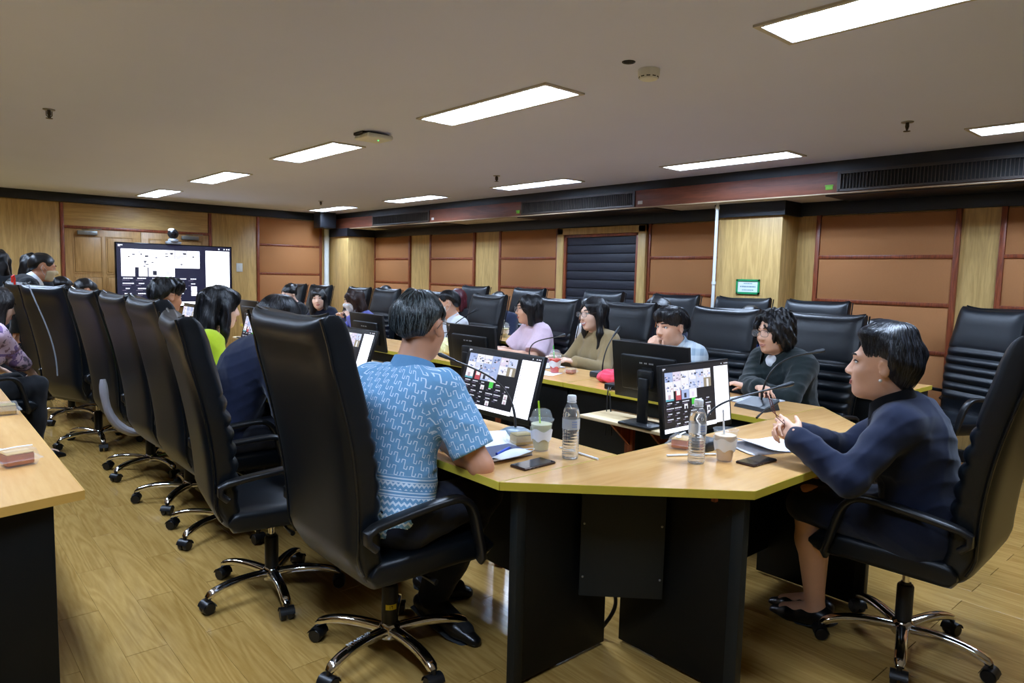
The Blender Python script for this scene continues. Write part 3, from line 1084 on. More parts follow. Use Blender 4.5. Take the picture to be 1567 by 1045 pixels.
def screen(w_, h_, seed, big=False):
    """the video call: tiles, name rows, white side panel, white task bar. Faces -y, centre at origin"""
    r = random.Random(seed)
    m_ = MB()
    mats = [BIGB if big else E_BG, BIGW if big else E_WH] + ([BIGT] * 2 + [TILE[4]] + [BIGT] * 2 + [TILE[7]] + [BIGT] + [TILE[7]] + [BIGT] * 3 if big else TILE) + [E_GR, BIGX if big else E_TX, E_TX2]

    def q(u0, v0, u1, v1, mi, lay=1):
        y = -.0004 * lay
        m_.quad(((u0 - .5) * w_, y, (.5 - v1) * h_), ((u1 - .5) * w_, y, (.5 - v1) * h_), ((u1 - .5) * w_, y, (.5 - v0) * h_), ((u0 - .5) * w_, y, (.5 - v0) * h_), mi)
    q(0, 0, 1, 1, 0, 0)
    q(.76, .07, .985, .985, 1)
    q(.0, .935, .76, 1, 1)
    for u in (.88, .93, .955, .975):
        q(u, .025, u + .012, .045, 14)
    q(.012, .02, .05, .035, 14)
    q(.012, .04, .03, .05, 14)
    cw, x0 = .112, .035
    for row in range(3):
        for c in range(6 if row < 2 else 4):
            a, b0 = x0 + c * cw, .085 + row * .145
            d = .145
            if row == 2 and c == 1:
                a += .03
                q(a, b0, a + cw - .04, b0 + d, 2 + 10)
                q(a + .01, b0, a + cw - .05, b0 + d * .5, 2 + 4, 2)
                continue
            base = r.choice([0, 1, 2, 4, 0, 4])
            q(a, b0, a + cw - .002, b0 + d, 2 + base)
            if c == 5 and row == 1:
                q(a, b0, a + cw - .002, b0 + d, 2 + 9, 2)
                q(a + .04, b0 + .02, a + .07, b0 + d, 2 + 4, 3)
                continue
            if row == 2:
                q(a, b0 + d * .8, a + cw - .002, b0 + d, (12 if big else 2 + [8, 8, 1, 4][c]), 2)
                q(a + cw * .3, b0 + d * .35, a + cw * .6, b0 + d * .85, 2 + [6, 7, 7, 2][c], 3)
                continue
            for k in range(9):
                uu, vv = a + r.uniform(0, cw * .8), b0 + d * r.uniform(.25, .85)
                q(uu, vv, min(uu + r.uniform(.008, .03), a + cw - .002), min(vv + r.uniform(.008, .03), b0 + d), 2 + r.choice([1, 3, 5, 7, 3, 2, 4, 6]), 2 + k % 3)
    GRN, TX, TX2 = 13, 14, 15
    for row in range(5):
        for c in range(6):
            a, b0 = x0 + c * cw, .545 + row * .082
            if row == 4 and c not in (1, 2, 3):
                continue
            if row == 0 and c == 3:
                q(a + .03, .51, a + .085, .62, GRN)
                continue
            if (row, c) in ((1, 2), (2, 5), (3, 5), (4, 3)):
                q(a + .03, b0 - .03, a + .08, b0 + .045, 2 + 4)
                q(a + .045, b0, a + .07, b0 + .045, 2 + r.choice([6, 7, 10]), 2)
                continue
            ln = r.uniform(.03, .1)
            s0 = a + (cw - ln) * .4
            u = s0
            while u < s0 + ln:
                g = r.uniform(.008, .022)
                q(u, b0, min(u + g, s0 + ln), b0 + .016, TX)
                u += g + .002
            q(a + .005, b0 + .034, a + .012 + ln * .7, b0 + .043, TX2)
    # side list
    for k in range(12):
        v = .14 + k * .06
        q(.775, v, .785, v + .014, 2 + (7 if not big else 4), 2)
    return m_, mats


def monitor(name, label, base, facing, w_, h_, zb, tilt, seed, group, neck=True, shelf_z=.63):
    """base: x, y of the lower edge of the panel; facing: direction the screen looks, degrees; zb height of lower edge"""
    t = thing(name, label, 'monitor', (base[0], base[1], shelf_z), math.radians(facing + 90), group)
    zb = zb - shelf_z
    mt = Matrix.Translation((0, 0, zb)) @ Matrix.Rotation(math.radians(-tilt), 4, 'X')
    m_ = MB()
    m_.rbox((0, .012, h_ / 2), (w_, .022, h_), .003)
    m_.rbox((0, .030, h_ * .48), (w_ * .72, .03, h_ * .62), .012)
    m_.xf(mt)
    m_.build('case', BLACKPL, t)
    m_, mats = screen(w_ - .016, h_ - .030, seed)
    m_.xf(mt @ Matrix.Translation((0, -.0006, h_ / 2 + .006)))
    m_.build('screen', mats, t, smooth=0)
    m_ = MB()
    for k in range(9):
        if k in (3, 6):
            continue
        m_.box(-.045 + k * .0105, .0455, h_ * .66, -.045 + k * .0105 + .008, .0462, h_ * .66 + .008)
    m_.xf(mt)
    m_.build('lettering', pm('pale_lettering', (190, 192, 196), .5), t, smooth=0)
    m_ = MB()
    m_.box(-.032, .045, h_ * .50, .032, .0462, h_ * .50 + .032)
    m_.xf(mt)
    m_.build('rating_plate', pm('grey_plate', (44, 45, 48), .5), t, smooth=0)
    m_ = MB()
    off = h_ * .4 * math.sin(math.radians(tilt))
    m_.rbox((0, .075 + off, (zb + h_ * .4) / 2), (.06, .026, zb + h_ * .4), .006)
    m_.rbox((0, .062 + off, zb + h_ * .38), (.1, .03, .1), .01)
    m_.build('neck', BLACKPL, t)
    m_ = MB()
    m_.rbox((0, .07 + off, .008), (.22, .16, .016), .007)
    m_.build('foot', BLACKPL, t)
    return t


GM, GMR = 'monitors of the left row', 'monitors of the right row'
mon1 = monitor('monitor', 'tilted monitor with video call facing the blue-shirt man', (2.125, 2.56), 180, .565, .325, .742, 16, 3, GM)
monitor('monitor', 'monitor with video call facing the navy-jacket woman, behind the right water bottle', (2.745, 1.785), -90, .545, .32, .728, 7, 4, 'monitor at the head desk')
monitor('monitor', 'tilted monitor with video call left of the blue-shirt man, beside the chair back', (2.125, 4.07), 180, .555, .33, .745, 18, 5, GM)
monitor('monitor', 'monitor glimpsed between the lime-jacket woman and the navy jacket', (2.125, 5.62), 180, .555, .33, .745, 14, 6, GM)
monitor('monitor', 'farthest monitor of the left row, hidden behind the lime-jacket woman', (2.125, 7.3), 180, .555, .33, .745, 12, 7, GM)
monitor('monitor', 'black back of the monitor before the plaid-shirt man, on a pale shelf', (3.085, 2.31), 0, .51, .32, .76, 8, 8, GMR)
monitor('monitor', 'black back of the monitor before the pink-blouse woman', (3.075, 3.87), 0, .545, .32, .752, 8, 9, GMR)
monitor('monitor', 'black back of the monitor left of the blue-shirt man, before the masked woman', (3.075, 5.33), 0, .555, .32, .752, 8, 10, GMR)
monitor('monitor', 'farthest monitor of the right row, by the staring woman', (3.075, 8.0), 0, .555, .32, .752, 8, 12, GMR)
PALEW = wood('pale_shelf_wood', (214, 188, 142), (232, 208, 166), axis=1, scale=5, rough=.4, ring=.4)


def shelf(x0, y0, x1, y1, z, label, side):
    t = thing('monitor_shelf', label, 'shelf', ((x0 + x1) / 2, (y0 + y1) / 2, z), 0, 'monitor shelves inside the horseshoe')
    hx, hy = (x1 - x0) / 2, (y1 - y0) / 2
    m_ = MB()
    m_.box(-hx, -hy, -.018, hx, hy, 0, b=.002)
    m_.build('board', PALEW, t)
    for y in (-hy * .45, hy * .45):
        m_ = MB()
        if side:
            xw = hx - .02
            m_.add([(xw, y - .009, -.018), (-hx * .6, y - .009, -.018), (xw, y - .009, -.2), (xw, y + .009, -.018), (-hx * .6, y + .009, -.018), (xw, y + .009, -.2)],
                   [(0, 1, 2), (5, 4, 3), (0, 3, 4, 1), (1, 4, 5, 2), (2, 5, 3, 0)])
            m_.box(xw - .02, y - .03, -.6, xw, y + .03, -.018)
        else:
            m_.box(-.02, y - .03, -z + .001, 0, y + .03, -.018)
        m_.build('bracket', BROWN, t, smooth=0)
    return t


shelf(2.935, 2.10, 3.225, 2.72, .63, 'pale wooden shelf on brown brackets inside the horseshoe, under the nearest right monitor', 1)
shelf(2.935, 3.58, 3.225, 4.16, .63, 'pale wooden shelf under the monitor before the pink-blouse woman', 1)
shelf(2.935, 5.03, 3.225, 5.63, .63, 'pale wooden shelf under the monitor before the masked woman', 1)
shelf(2.935, 7.7, 3.225, 8.3, .63, 'pale wooden shelf under the farthest right monitor', 1)
for y, nm in ((2.56, 'tilted monitor of the blue-shirt man'), (4.07, 'second left monitor'), (5.62, 'third left monitor'), (7.3, 'farthest left monitor')):
    shelf(2.06, y - .14, 2.28, y + .14, .63, 'small wooden shelf under the ' + nm, 0)
shelf(2.60, 1.70, 2.89, 1.93, .63, 'small wooden shelf under the monitor of the navy-jacket woman', 0)

# the big television on its stand at the far end, camera on top
t = thing('television', 'big television with bright video call before the double door', 'television', (3.1, 11.02, 0), math.radians(1.5))
m_ = MB()
m_.rbox((0, .02, 1.30), (1.62, .05, .925), .008)
m_.build('case', GLOSSBLACK, t)
m_, mats = screen(1.585, .885, 3, True)
m_.xf(Matrix.Translation((0, -.0065, 1.305)))
m_.build('screen', mats, t, smooth=0)
m_ = MB()
for x in (-.3, .3):
    m_.box(x - .03, .05, .08, x + .03, .1, 1.3)
m_.box(-.4, .04, .55, .4, .1, .62)
for x in (-.42, .42):
    m_.box(x - .03, -.28, .05, x + .03, .38, .1)
m_.box(-.42, .04, .05, .42, .1, .1)
m_.build('stand', BLACKPL, t)
for x in (-.42, .42):
    for y in (-.25, .35):
        m_ = MB()
        m_.lathe([(.02, -.012), (.025, -.008), (.025, .008), (.02, .012)], n=14, mat=Matrix.Translation((x, y, .0255)) @ Matrix.Rotation(PI / 2, 4, 'Y'))
        m_.build('wheel', BLACKPL, t)
t = thing('conference_camera', 'round-headed conference camera on top of the big television', 'camera', (3.06, 11.02, 1.7635))
m_ = MB()
m_.rbox((0, 0, .02), (.2, .1, .04), .012)
m_.lathe([(.07, .035), (.075, .05), (.06, .08)], n=20)
m_.build('base', pm('grey_plastic', (120, 122, 126), .4), t)
m_ = MB()
m_.ball((0, 0, .15), (.075, .07, .075), 18)
m_.rbox((.0, 0, .1), (.03, .03, .08), .008)
m_.build('head', BLACKPL, t)
m_ = MB()
m_.lathe([(.034, 0), (.034, .014), (.02, .018)], n=18, mat=Matrix.Translation((-.01, -.062, .15)) @ Matrix.Rotation(PI / 2, 4, 'X'))
m_.build('lens', GLOSSBLACK, t)
m_ = MB()
m_.ball((-.02, .0, .20), (.05, .05, .03), 14)
m_.build('cap', WHITE, t)

# pale stock number written along the front leg of the nearest chair
cu = bpy.data.curves.new('stock_number', 'FONT')
cu.body = 'RM.4-012-00'
cu.size = .021
cu.extrude = .0002
cu.align_x = 'CENTER'
cu.align_y = 'CENTER'
tmp = bpy.data.objects.new('stock_number', cu)
COL.objects.link(tmp)
bpy.context.view_layer.update()
me = bpy.data.meshes.new_from_object(tmp.evaluated_get(bpy.context.evaluated_depsgraph_get()))
bpy.data.objects.remove(tmp)
me.materials.clear()
me.materials.append(pm('pale_ink', (210, 214, 214), .6))
me.transform(Matrix.Translation((.16, 0, .1215)) @ Matrix.Rotation(PI, 4, 'Z'))
link('stock_number', me, CH['blue'], rz=math.radians(-74))
# ------------------------------------------------------------ people: implicit surfaces meshed as one continuous skin
F32 = np.float32


def d_ell(P, c, r, R=None):
    q = [P[i] - F32(c[i]) for i in range(3)]
    if R is not None:
        q = [q[0] * F32(R[0][i]) + q[1] * F32(R[1][i]) + q[2] * F32(R[2][i]) for i in range(3)]
    k0 = np.sqrt((q[0] / F32(r[0])) ** 2 + (q[1] / F32(r[1])) ** 2 + (q[2] / F32(r[2])) ** 2)
    k1 = np.sqrt((q[0] / F32(r[0] ** 2)) ** 2 + (q[1] / F32(r[1] ** 2)) ** 2 + (q[2] / F32(r[2] ** 2)) ** 2)
    return k0 * (k0 - 1) / np.maximum(k1, 1e-6)


def d_cap(P, a, b, r1, r2, fl=None):
    ab = [b[i] - a[i] for i in range(3)]
    L2 = max(sum(v * v for v in ab), 1e-9)
    pa = [P[i] - F32(a[i]) for i in range(3)]
    t = np.clip((pa[0] * F32(ab[0]) + pa[1] * F32(ab[1]) + pa[2] * F32(ab[2])) / F32(L2), 0, 1)
    q = [pa[i] - t * F32(ab[i]) for i in range(3)]
    if fl is not None:
        n, f = fl
        dn = (q[0] * F32(n[0]) + q[1] * F32(n[1]) + q[2] * F32(n[2])) * F32(f - 1)
        q = [q[i] + dn * F32(n[i]) for i in range(3)]
    return np.sqrt(q[0] ** 2 + q[1] ** 2 + q[2] ** 2) - (F32(r1) + t * F32(r2 - r1))


def smin(a, b, k):
    if k <= 0:
        return np.minimum(a, b)
    h = np.maximum(k - np.abs(a - b), 0) / k
    return np.minimum(a, b) - h * h * F32(k * .25)


def smax(a, b, k):
    return -smin(-a, -b, k)


def E_(c, r, k=.02, R=None, op='u'):
    return ('e', tuple(c), tuple(r), R, k, op)


def C_(a, b, r1, r2, k=.02, fl=None, op='u'):
    return ('c', tuple(a), tuple(b), r1, r2, fl, k, op)


def prim_d(P, p, e=0.0):
    if p[0] == 'e':
        return d_ell(P, p[1], [q + e for q in p[2]], p[3])
    return d_cap(P, p[1], p[2], p[3] + e, p[4] + e, p[5])


def prim_box(p, e):
    if p[0] == 'e':
        c = np.array(p[1])
        m = max(p[2]) + e if p[3] is not None else np.array(p[2]) + e
        return c - m, c + m
    a, b = np.array(p[1]), np.array(p[2])
    r = max(p[3], p[4]) + e
    return np.minimum(a, b) - r, np.maximum(a, b) + r


def prims_at(P, prims, e=0.0):
    d = None
    for p in prims:
        q = prim_d(P, p, e if p[-1] == 'u' else -e)
        if d is None:
            d = q
        elif p[-1] == 'u':
            d = smin(d, q, p[-2])
        else:
            d = smax(d, -q, p[-2])
    return d


def grid_of(lo, hi, h):
    lo = np.array(lo) - 2 * h
    n = np.ceil((np.array(hi) + 2 * h - lo) / h).astype(int) + 1
    ax = [(lo[i] + h * np.arange(n[i])).astype(F32) for i in range(3)]
    return lo, n, (ax[0][:, None, None], ax[1][None, :, None], ax[2][None, None, :])


def field(prims, h, e=0.0, post=None):
    boxes = [prim_box(p, e) for p in prims if p[-1] == 'u']
    lo = np.min([b[0] for b in boxes], 0)
    hi = np.max([b[1] for b in boxes], 0)
    lo, n, G = grid_of(lo - .012, hi + .012, h)
    d = np.full(tuple(n), .12, F32)
    for p in prims:
        k = p[-2]
        b0, b1 = prim_box(p, e + k + .02)
        i0 = np.clip(np.floor((b0 - lo) / h).astype(int), 0, n)
        i1 = np.clip(np.ceil((b1 - lo) / h).astype(int) + 1, 0, n)
        if (i1 - i0).min() <= 0:
            continue
        sl = tuple(slice(i0[q], i1[q]) for q in range(3))
        P = (G[0][sl[0]], G[1][:, sl[1]], G[2][:, :, sl[2]])
        q = prim_d(P, p, e if p[-1] == 'u' else -e)
        d[sl] = smin(d[sl], q, k) if p[-1] == 'u' else smax(d[sl], -q, k)
    if post is not None:
        d = post(G, d)
    return lo, h, d


def skin_mesh(name, fld, mats, xf=None, uv=None):
    lo, h, d = fld
    d = np.ascontiguousarray(d, dtype=F32)
    for ax in range(3):     # keep the border outside
        s0 = [slice(None)] * 3
        s1 = [slice(None)] * 3
        s0[ax], s1[ax] = 0, -1
        d[tuple(s0)] = np.maximum(d[tuple(s0)], h)
        d[tuple(s1)] = np.maximum(d[tuple(s1)], h)
    g = vdb.FloatGrid(1.0)
    g.copyFromArray(d)
    pts, quads = g.convertToQuads()
    co = (pts * h + lo).astype(F32)
    quads = quads[:, ::-1].astype(np.int32)
    if xf is not None:
        R = np.array(xf.to_3x3())
        co = (co @ R.T + np.array(xf.translation)).astype(F32)
    me = bpy.data.meshes.new(name)
    me.vertices.add(len(co))
    me.vertices.foreach_set('co', co.ravel())
    me.loops.add(quads.size)
    me.loops.foreach_set('vertex_index', quads.ravel())
    me.polygons.add(len(quads))
    me.polygons.foreach_set('loop_start', np.arange(0, quads.size, 4, dtype=np.int32))
    me.polygons.foreach_set('use_smooth', np.ones(len(quads), bool))
    me.update(calc_edges=True)
    for m in (mats if isinstance(mats, (list, tuple)) else [mats]):
        me.materials.append(m)
    if uv is not None:
        lay = me.uv_layers.new(name='UVMap')
        lay.data.foreach_set('uv', uv(co, quads).astype(F32).ravel())
    return me


def wrinkle(amp, seed, freq=22.0, aniso=(1, 1, 1)):
    r = np.random.RandomState(seed)
    ks = r.randn(6, 3) * freq * np.array(aniso)
    ph = r.rand(6) * 6.28

    def post(G, d):
        m = np.abs(d) < .04
        idx = np.nonzero(m)
        X, Y, Z = G[0].ravel()[idx[0]], G[1].ravel()[idx[1]], G[2].ravel()[idx[2]]
        s = np.zeros_like(X)
        for i in range(6):
            wv = np.sin(ks[i, 0] * X + ks[i, 1] * Y + ks[i, 2] * Z + ph[i] + 1.2 * np.sin(ks[(i + 1) % 6, 2] * .6 * X - ks[i, 0] * .5 * Z + ks[i, 1] * .4 * Y))
            s += (1 - np.abs(wv)) ** 2 - .35 if i < 3 else .4 * wv
        d[m] -= (amp / 2.0) * s.astype(F32)
        return d
    return post


# ---- head, in its own frame: x right, y forward, z up, origin between the ears
def head_prims(fem):
    j = .94 if fem else 1.0
    p = [E_((0, -.014, .030), (.075, .094, .082), .0),
         E_((0, .026, -.030), (.060 * j, .066, .080), .03),
         E_((0, .020, -.066), (.054 * j, .056, .046), .03),
         E_((0, .062, -.094), (.023 * j, .022, .019), .03)]
    for s in (-1, 1):
        p += [E_((s * .036, .056, -.026), (.024, .024, .026), .025),
              E_((s * .032, .0985, .008), (.017, .012, .011), .014, op='s'),
              C_((s * .014, .083, .029), (s * .042, .070, .026), .011, .009, .014)]
    p += [C_((0, .084, .014), (0, .103, -.026), .0075, .0125, .014)]
    for s in (-1, 1):
        p += [E_((s * .0125, .096, -.031), (.009, .010, .008), .008)]
    p += [C_((-.014, .083, -.056), (.014, .083, -.056), .0075, .0075, .009), C_((-.013, .081, -.068), (.013, .081, -.068), .0085, .0085, .008)]
    for s in (-1, 1):
        R = Matrix.Rotation(s * math.radians(-18), 3, 'Z') @ Matrix.Rotation(math.radians(-10), 3, 'X')
        R = [list(r_) for r_ in R]
        p += [E_((s * .079, -.010, -.004), (.010, .020, .032), .010, R), E_((s * .086, -.004, .0), (.006, .010, .016), .006, R, 's')]
    return p


def tr_prims(prims, M4):
    R3 = M4.to_3x3()
    q = R3.col[0].length
    R3 = R3 * (1 / q)
    out = []
    for p in prims:
        if p[0] == 'e':
            Rm_ = R3 if p[3] is None else R3 @ Matrix(p[3])
            out.append(('e', tuple(M4 @ Vector(p[1])), tuple(v * q for v in p[2]), [list(r_) for r_ in Rm_], p[4], p[5]))
        else:
            fl = None if p[5] is None else (tuple(R3 @ Vector(p[5][0])), p[5][1])
            out.append(('c', tuple(M4 @ Vector(p[1])), tuple(M4 @ Vector(p[2])), p[3] * q, p[4] * q, fl, p[6], p[7]))
    return out


def hair_fn(style, seed):
    r = np.random.RandomState(seed)
    ks = r.randn(5, 3)
    ph = r.rand(5) * 6.3

    def lumps(P, f, a):
        s = 0
        for i in range(5):
            s = s + np.sin(F32(ks[i, 0] * f) * P[0] + F32(ks[i, 1] * f) * P[1] + F32(ks[i, 2] * f * .6) * P[2] + F32(ph[i]))
        return F32(a / 2.2) * s

    def fn(P):
        x, y, z = P
        if style in ('short', 'coif', 'mop'):
            if style == 'coif':
                d = d_ell(P, (0, -.022, .042), (.088, .102, .092))
                d = smin(d, d_ell(P, (0, .020, .100), (.062, .058, .034)), .03)
                d = smin(d, d_ell(P, (0, -.020, .110), (.060, .070, .036)), .03)
                d = smin(d, d_ell(P, (0, -.046, -.025), (.078, .062, .085)), .03)
            else:
                d = d_ell(P, (0, -.016, .034), (.086, .104, .092))
                d = smin(d, d_ell(P, (0, -.040, -.010), (.074, .068, .072)), .02)
            if style == 'mop':
                d = smin(d, d_ell(P, (0, .03, .082), (.086, .078, .044)), .03)
                d = smin(d, d_ell(P, (0, .062, .062), (.070, .042, .034)), .02)
            fz = {'short': .070, 'coif': .082, 'mop': .046}[style]
            d = smax(d, -d_ell(P, (0, .10, fz - .085), (.069, .078, .088)), .012)
            low = -.062 if style != 'coif' else -.105
            zc = np.where(y < F32(-.02), low + (y + F32(.10)) * F32(.95), np.where(y < F32(.012), F32(.016), F32(-.006 if style != 'coif' else .01)))
            d = d + F32(.018) * np.clip((zc + F32(.052) - z) / F32(.052), 0, 1)
            d = smax(d, zc - z, .006)
            for s in (-1, 1):
                d = smax(d, -d_ell(P, (s * .088, .004, -.012), (.020, .030, .038)), .006)
            d = d + lumps(P, {'short': 55, 'coif': 60, 'mop': 70}[style], {'short': .0035, 'coif': .004, 'mop': .006}[style])
        elif style == 'wavy':
            d = d_ell(P, (0, -.016, .036), (.100, .112, .098))
            for s in (-1, 1):
                d = smin(d, d_ell(P, (s * .060, .015, .015), (.046, .062, .078)), .02)
                d = smin(d, d_ell(P, (s * .076, -.02, -.045), (.034, .055, .058)), .02)
            d = smin(d, d_ell(P, (0, -.065, -.04), (.088, .055, .075)), .03)
            d = smax(d, -d_ell(P, (0, .115, -.012), (.048, .085, .090)), .012)
            d = smax(d, -d_ell(P, (.012, .105, .055), (.026, .040, .040)), .012)
            d = d + lumps(P, 75, .008)
        elif style == 'bob':
            d = d_ell(P, (0, -.016, .032), (.094, .108, .094))
            for s in (-1, 1):
                d = smin(d, C_d(P, (s * .070, -.005, .02), (s * .082, .006, -.125), .034, .026), .02)
            d = smin(d, d_ell(P, (0, -.055, -.055), (.096, .060, .095)), .03)
            d = smax(d, -d_ell(P, (0, .115, -.035), (.052, .078, .112)), .01)
            d = smax(d, F32(-.135) - z, .02) + lumps(P, 60, .004)
        elif style in ('long', 'fringe', 'pony'):
            d = d_ell(P, (0, -.016, .032), (.090, .106, .094))
            w_ = .075 if style != 'pony' else .05
            if style != 'pony':
                d = smin(d, d_ell(P, (0, -.060, -.085), (.082, .055, .10)), .03)
            d = smin(d, d_ell(P, (0, -.075, -.13), (w_ + .018, .042, .20)), .04)
            for s in (-1, 1):
                d = smin(d, C_d(P, (s * .074, .0, .01), (s * .084, .012, -.14), .027, .024), .02)
                d = smin(d, C_d(P, (s * .084, .012, -.14), (s * .078, .02, -.29), .024, .012), .02)
            if style == 'fringe':
                d = smin(d, d_ell(P, (0, -.080, -.20), (.085, .040, .20)), .04)
                d = smin(d, d_ell(P, (0, .060, .058), (.066, .040, .042)), .02)
                d = smax(d, -d_ell(P, (0, .125, -.055), (.054, .070, .098)), .01)
            else:
                d = smax(d, -d_ell(P, (0, .115, -.030), (.050, .074, .104)), .01)
            d = d + lumps(P, 55, .005)
        else:   # bun
            d = d_ell(P, (0, -.016, .032), (.086, .104, .092))
            d = smin(d, d_ell(P, (0, -.11, .06), (.045, .045, .045)), .02)
            d = smax(d, -d_ell(P, (0, .10, -.015), (.069, .078, .088)), .012)
            d = smax(d, (F32(-.06) + (y + F32(.10)) * F32(.62)) - z, .01) + lumps(P, 60, .004)
        return d
    lo = {'short': (-.12, -.14, -.1), 'coif': (-.12, -.17, -.12), 'mop': (-.12, -.14, -.1), 'wavy': (-.15, -.16, -.14), 'bob': (-.15, -.15, -.17)}.get(style, (-.15, -.17, -.43))
    return fn, lo, (.15, .14, .16)


def C_d(P, a, b, r1, r2):
    return d_cap(P, a, b, r1, r2)


SKINS = {'a': pm('skin_fair', (226, 178, 150), .5, var=.05, scale=30, bump=.05, bscale=300),
         'b': pm('skin_tan', (196, 140, 108), .5, var=.05, scale=30, bump=.05, bscale=300),
         'c': pm('skin_light', (236, 196, 172), .5, var=.04, scale=30, bump=.05, bscale=300)}
HAIRS = {'black': ((11, 11, 13), (44, 46, 52)), 'brown': ((40, 24, 20), (72, 46, 38)), 'grey': ((20, 25, 27), (88, 97, 99)), 'maroon': ((66, 20, 30), (96, 36, 46)), 'soft': ((30, 28, 28), (62, 56, 54))}
EYEW = pm('eye_white', (222, 218, 212), .2)
EYED = pm('eye_dark', (22, 14, 10), .12)
LIP = pm('lips', (176, 96, 88), .45, var=.05)
LIPM = pm('lips_pale', (178, 118, 100), .5, var=.05)
BROW = pm('brow_hair', (26, 22, 20), .7)
MASKM = pm('mask_cloth', (230, 234, 236), .8, var=.02, bump=.05, bscale=300)
MASKT = pm('mask_cloth_tan', (206, 192, 158), .8, var=.02)
LENS = pm('spectacle_lens', (235, 240, 244), .05, alpha=.12)
RIM = pm('spectacle_rim', (110, 96, 88), .3, metal=.6)
SHOE = pm('black_shoe', (14, 14, 15), .3, var=.1)
SOCK = pm('black_sock', (14, 15, 18), .8, var=.1)
SOLE = pm('grey_sole', (58, 62, 66), .6, var=.06)


def hair_mats(c):
    a, b = HAIRS[c]
    return pm('hair_' + c, a, .38, var=.25, scale=60, bump=.4, bscale=180, stretch=(1, 1, .12)), pm('hair_strand_' + c, a, .3, var=.1), pm('hair_light_' + c, b, .3, var=.1)


def hair_strands(fn, n, seed, mats, name, long_=False):
    r = np.random.RandomState(seed)
    T = 9
    az = r.rand(n) * 2 * np.pi
    p0 = r.rand(n) ** .7 * 1.5
    ln = (.5 + r.rand(n) * .7)
    pol = p0[:, None] + ln[:, None] * np.linspace(0, 1, T)[None, :]
    az = az[:, None] + (r.rand(n)[:, None] - .5) * .5 * np.linspace(0, 1, T)[None, :]
    c = np.array([0, -.035, .03])
    zc = np.zeros_like(pol)
    th = np.minimum(pol, np.pi / 2)
    zc = -(np.maximum(pol - np.pi / 2, 0)) * (.10 if not long_ else .26)
    D = np.stack([np.sin(th) * np.cos(az), np.sin(th) * np.sin(az), np.cos(th)], -1)
    O = np.stack([np.zeros_like(zc), np.zeros_like(zc), zc], -1) + c
    t = np.full(pol.shape, .24)
    hit = np.zeros(pol.shape, bool)
    for _ in range(44):
        P = O + D * t[..., None]
        d = fn((P[..., 0].astype(F32), P[..., 1].astype(F32), P[..., 2].astype(F32)))
        hit |= d < .0012
        t = np.where(hit, t, np.maximum(t - np.clip(d * .8, .0006, .05), .0))
    ok = hit & (t > .03)
    lift = .0008 + .0035 * r.rand(n)[:, None] * np.sin(np.pi * np.linspace(.08, .92, T))[None, :]
    P = O + D * (t + lift)[..., None]
    vs, fs, mi = [], [], []
    for i in range(n):
        k = 0
        while k < T and ok[i, k]:
            k += 1
        if k < 4:
            continue
        seg = P[i, :k]
        if np.abs(np.diff(seg, axis=0)).max() > .05:
            continue
        m_ = 0 if r.rand() < .62 else 1
        o = len(vs)
        for q in range(k):
            tg = seg[min(q + 1, k - 1)] - seg[max(q - 1, 0)]
            sd = np.cross(tg, D[i, q])
            sd /= max(np.linalg.norm(sd), 1e-6)
            w_ = .0013 * (1 - (q / (k - 1)) ** 3 * .85)
            vs += [tuple(seg[q] - sd * w_), tuple(seg[q] + D[i, q] * .0006), tuple(seg[q] + sd * w_)]
        for q in range(k - 1):
            a = o + 3 * q
            fs += [(a, a + 1, a + 4, a + 3), (a + 1, a + 2, a + 5, a + 4)]
            mi += [m_, m_]
    b_ = MB()
    b_.v, b_.f, b_.m = vs, fs, mi
    return b_.mesh(name, [mats[1], mats[2]], 60)


def ik(S, W, l1, l2, pole):
    S, W, pole = Vector(S), Vector(W), Vector(pole)
    d = W - S
    L = min(d.length, (l1 + l2) * .995)
    d = d.normalized()
    W = S + d * L
    a = (l1 * l1 - l2 * l2 + L * L) / (2 * L)
    hgt = math.sqrt(max(l1 * l1 - a * a, 0))
    pp = pole - d * pole.dot(d)
    pp = pp.normalized()
    return S + d * a + pp * hgt, W


def hand_prims(W, d, n, right, curl=.35, spread=.5, k=.004, thumb=.3):
    d = Vector(d).normalized()
    n = Vector(n)
    n = (n - d * n.dot(d)).normalized()
    a = d.cross(n) if right else -d.cross(n)
    W = Vector(W)
    out = []
    offs = (.028, .0095, -.0095, -.027)
    kl = (.086, .090, .085, .077)
    ph = ((.041, .025, .021), (.045, .028, .021), (.042, .026, .021), (.033, .020, .019))
    for i in range(4):
        kn = W + d * kl[i] + a * offs[i]
        out.append(C_(W + a * offs[i] * .55 + d * .008, kn, .0155, .0115, .012))
        p, ang = kn, 0.0
        fd = (d + a * offs[i] * spread * 8 * .5).normalized()
        for q in range(3):
            ang += curl * (1.0, 1.35, .9)[q] * (1 + .12 * i)
            dr = fd * math.cos(ang) + n * math.sin(ang)
            e = p + dr * ph[i][q]
            out.append(C_(p, e, .0088 - .0008 * q - .0006 * (i == 3), .0082 - .0008 * q - .0006 * (i == 3), k))
            p = e
    p = W + d * .022 + a * .022
    dr = (d * .62 + a * .72 + n * (.25 + thumb)).normalized()
    e = p + dr * .042
    out.append(C_(p, e, .0155, .0115, .012))
    dr2 = (d * .85 + a * .30 + n * (.3 + thumb)).normalized()
    e2 = e + dr2 * .032
    out.append(C_(e, e2, .0105, .0095, k))
    e3 = e2 + (dr2 + n * thumb * .4).normalized() * .026
    out.append(C_(e2, e3, .0093, .0075, k))
    return out


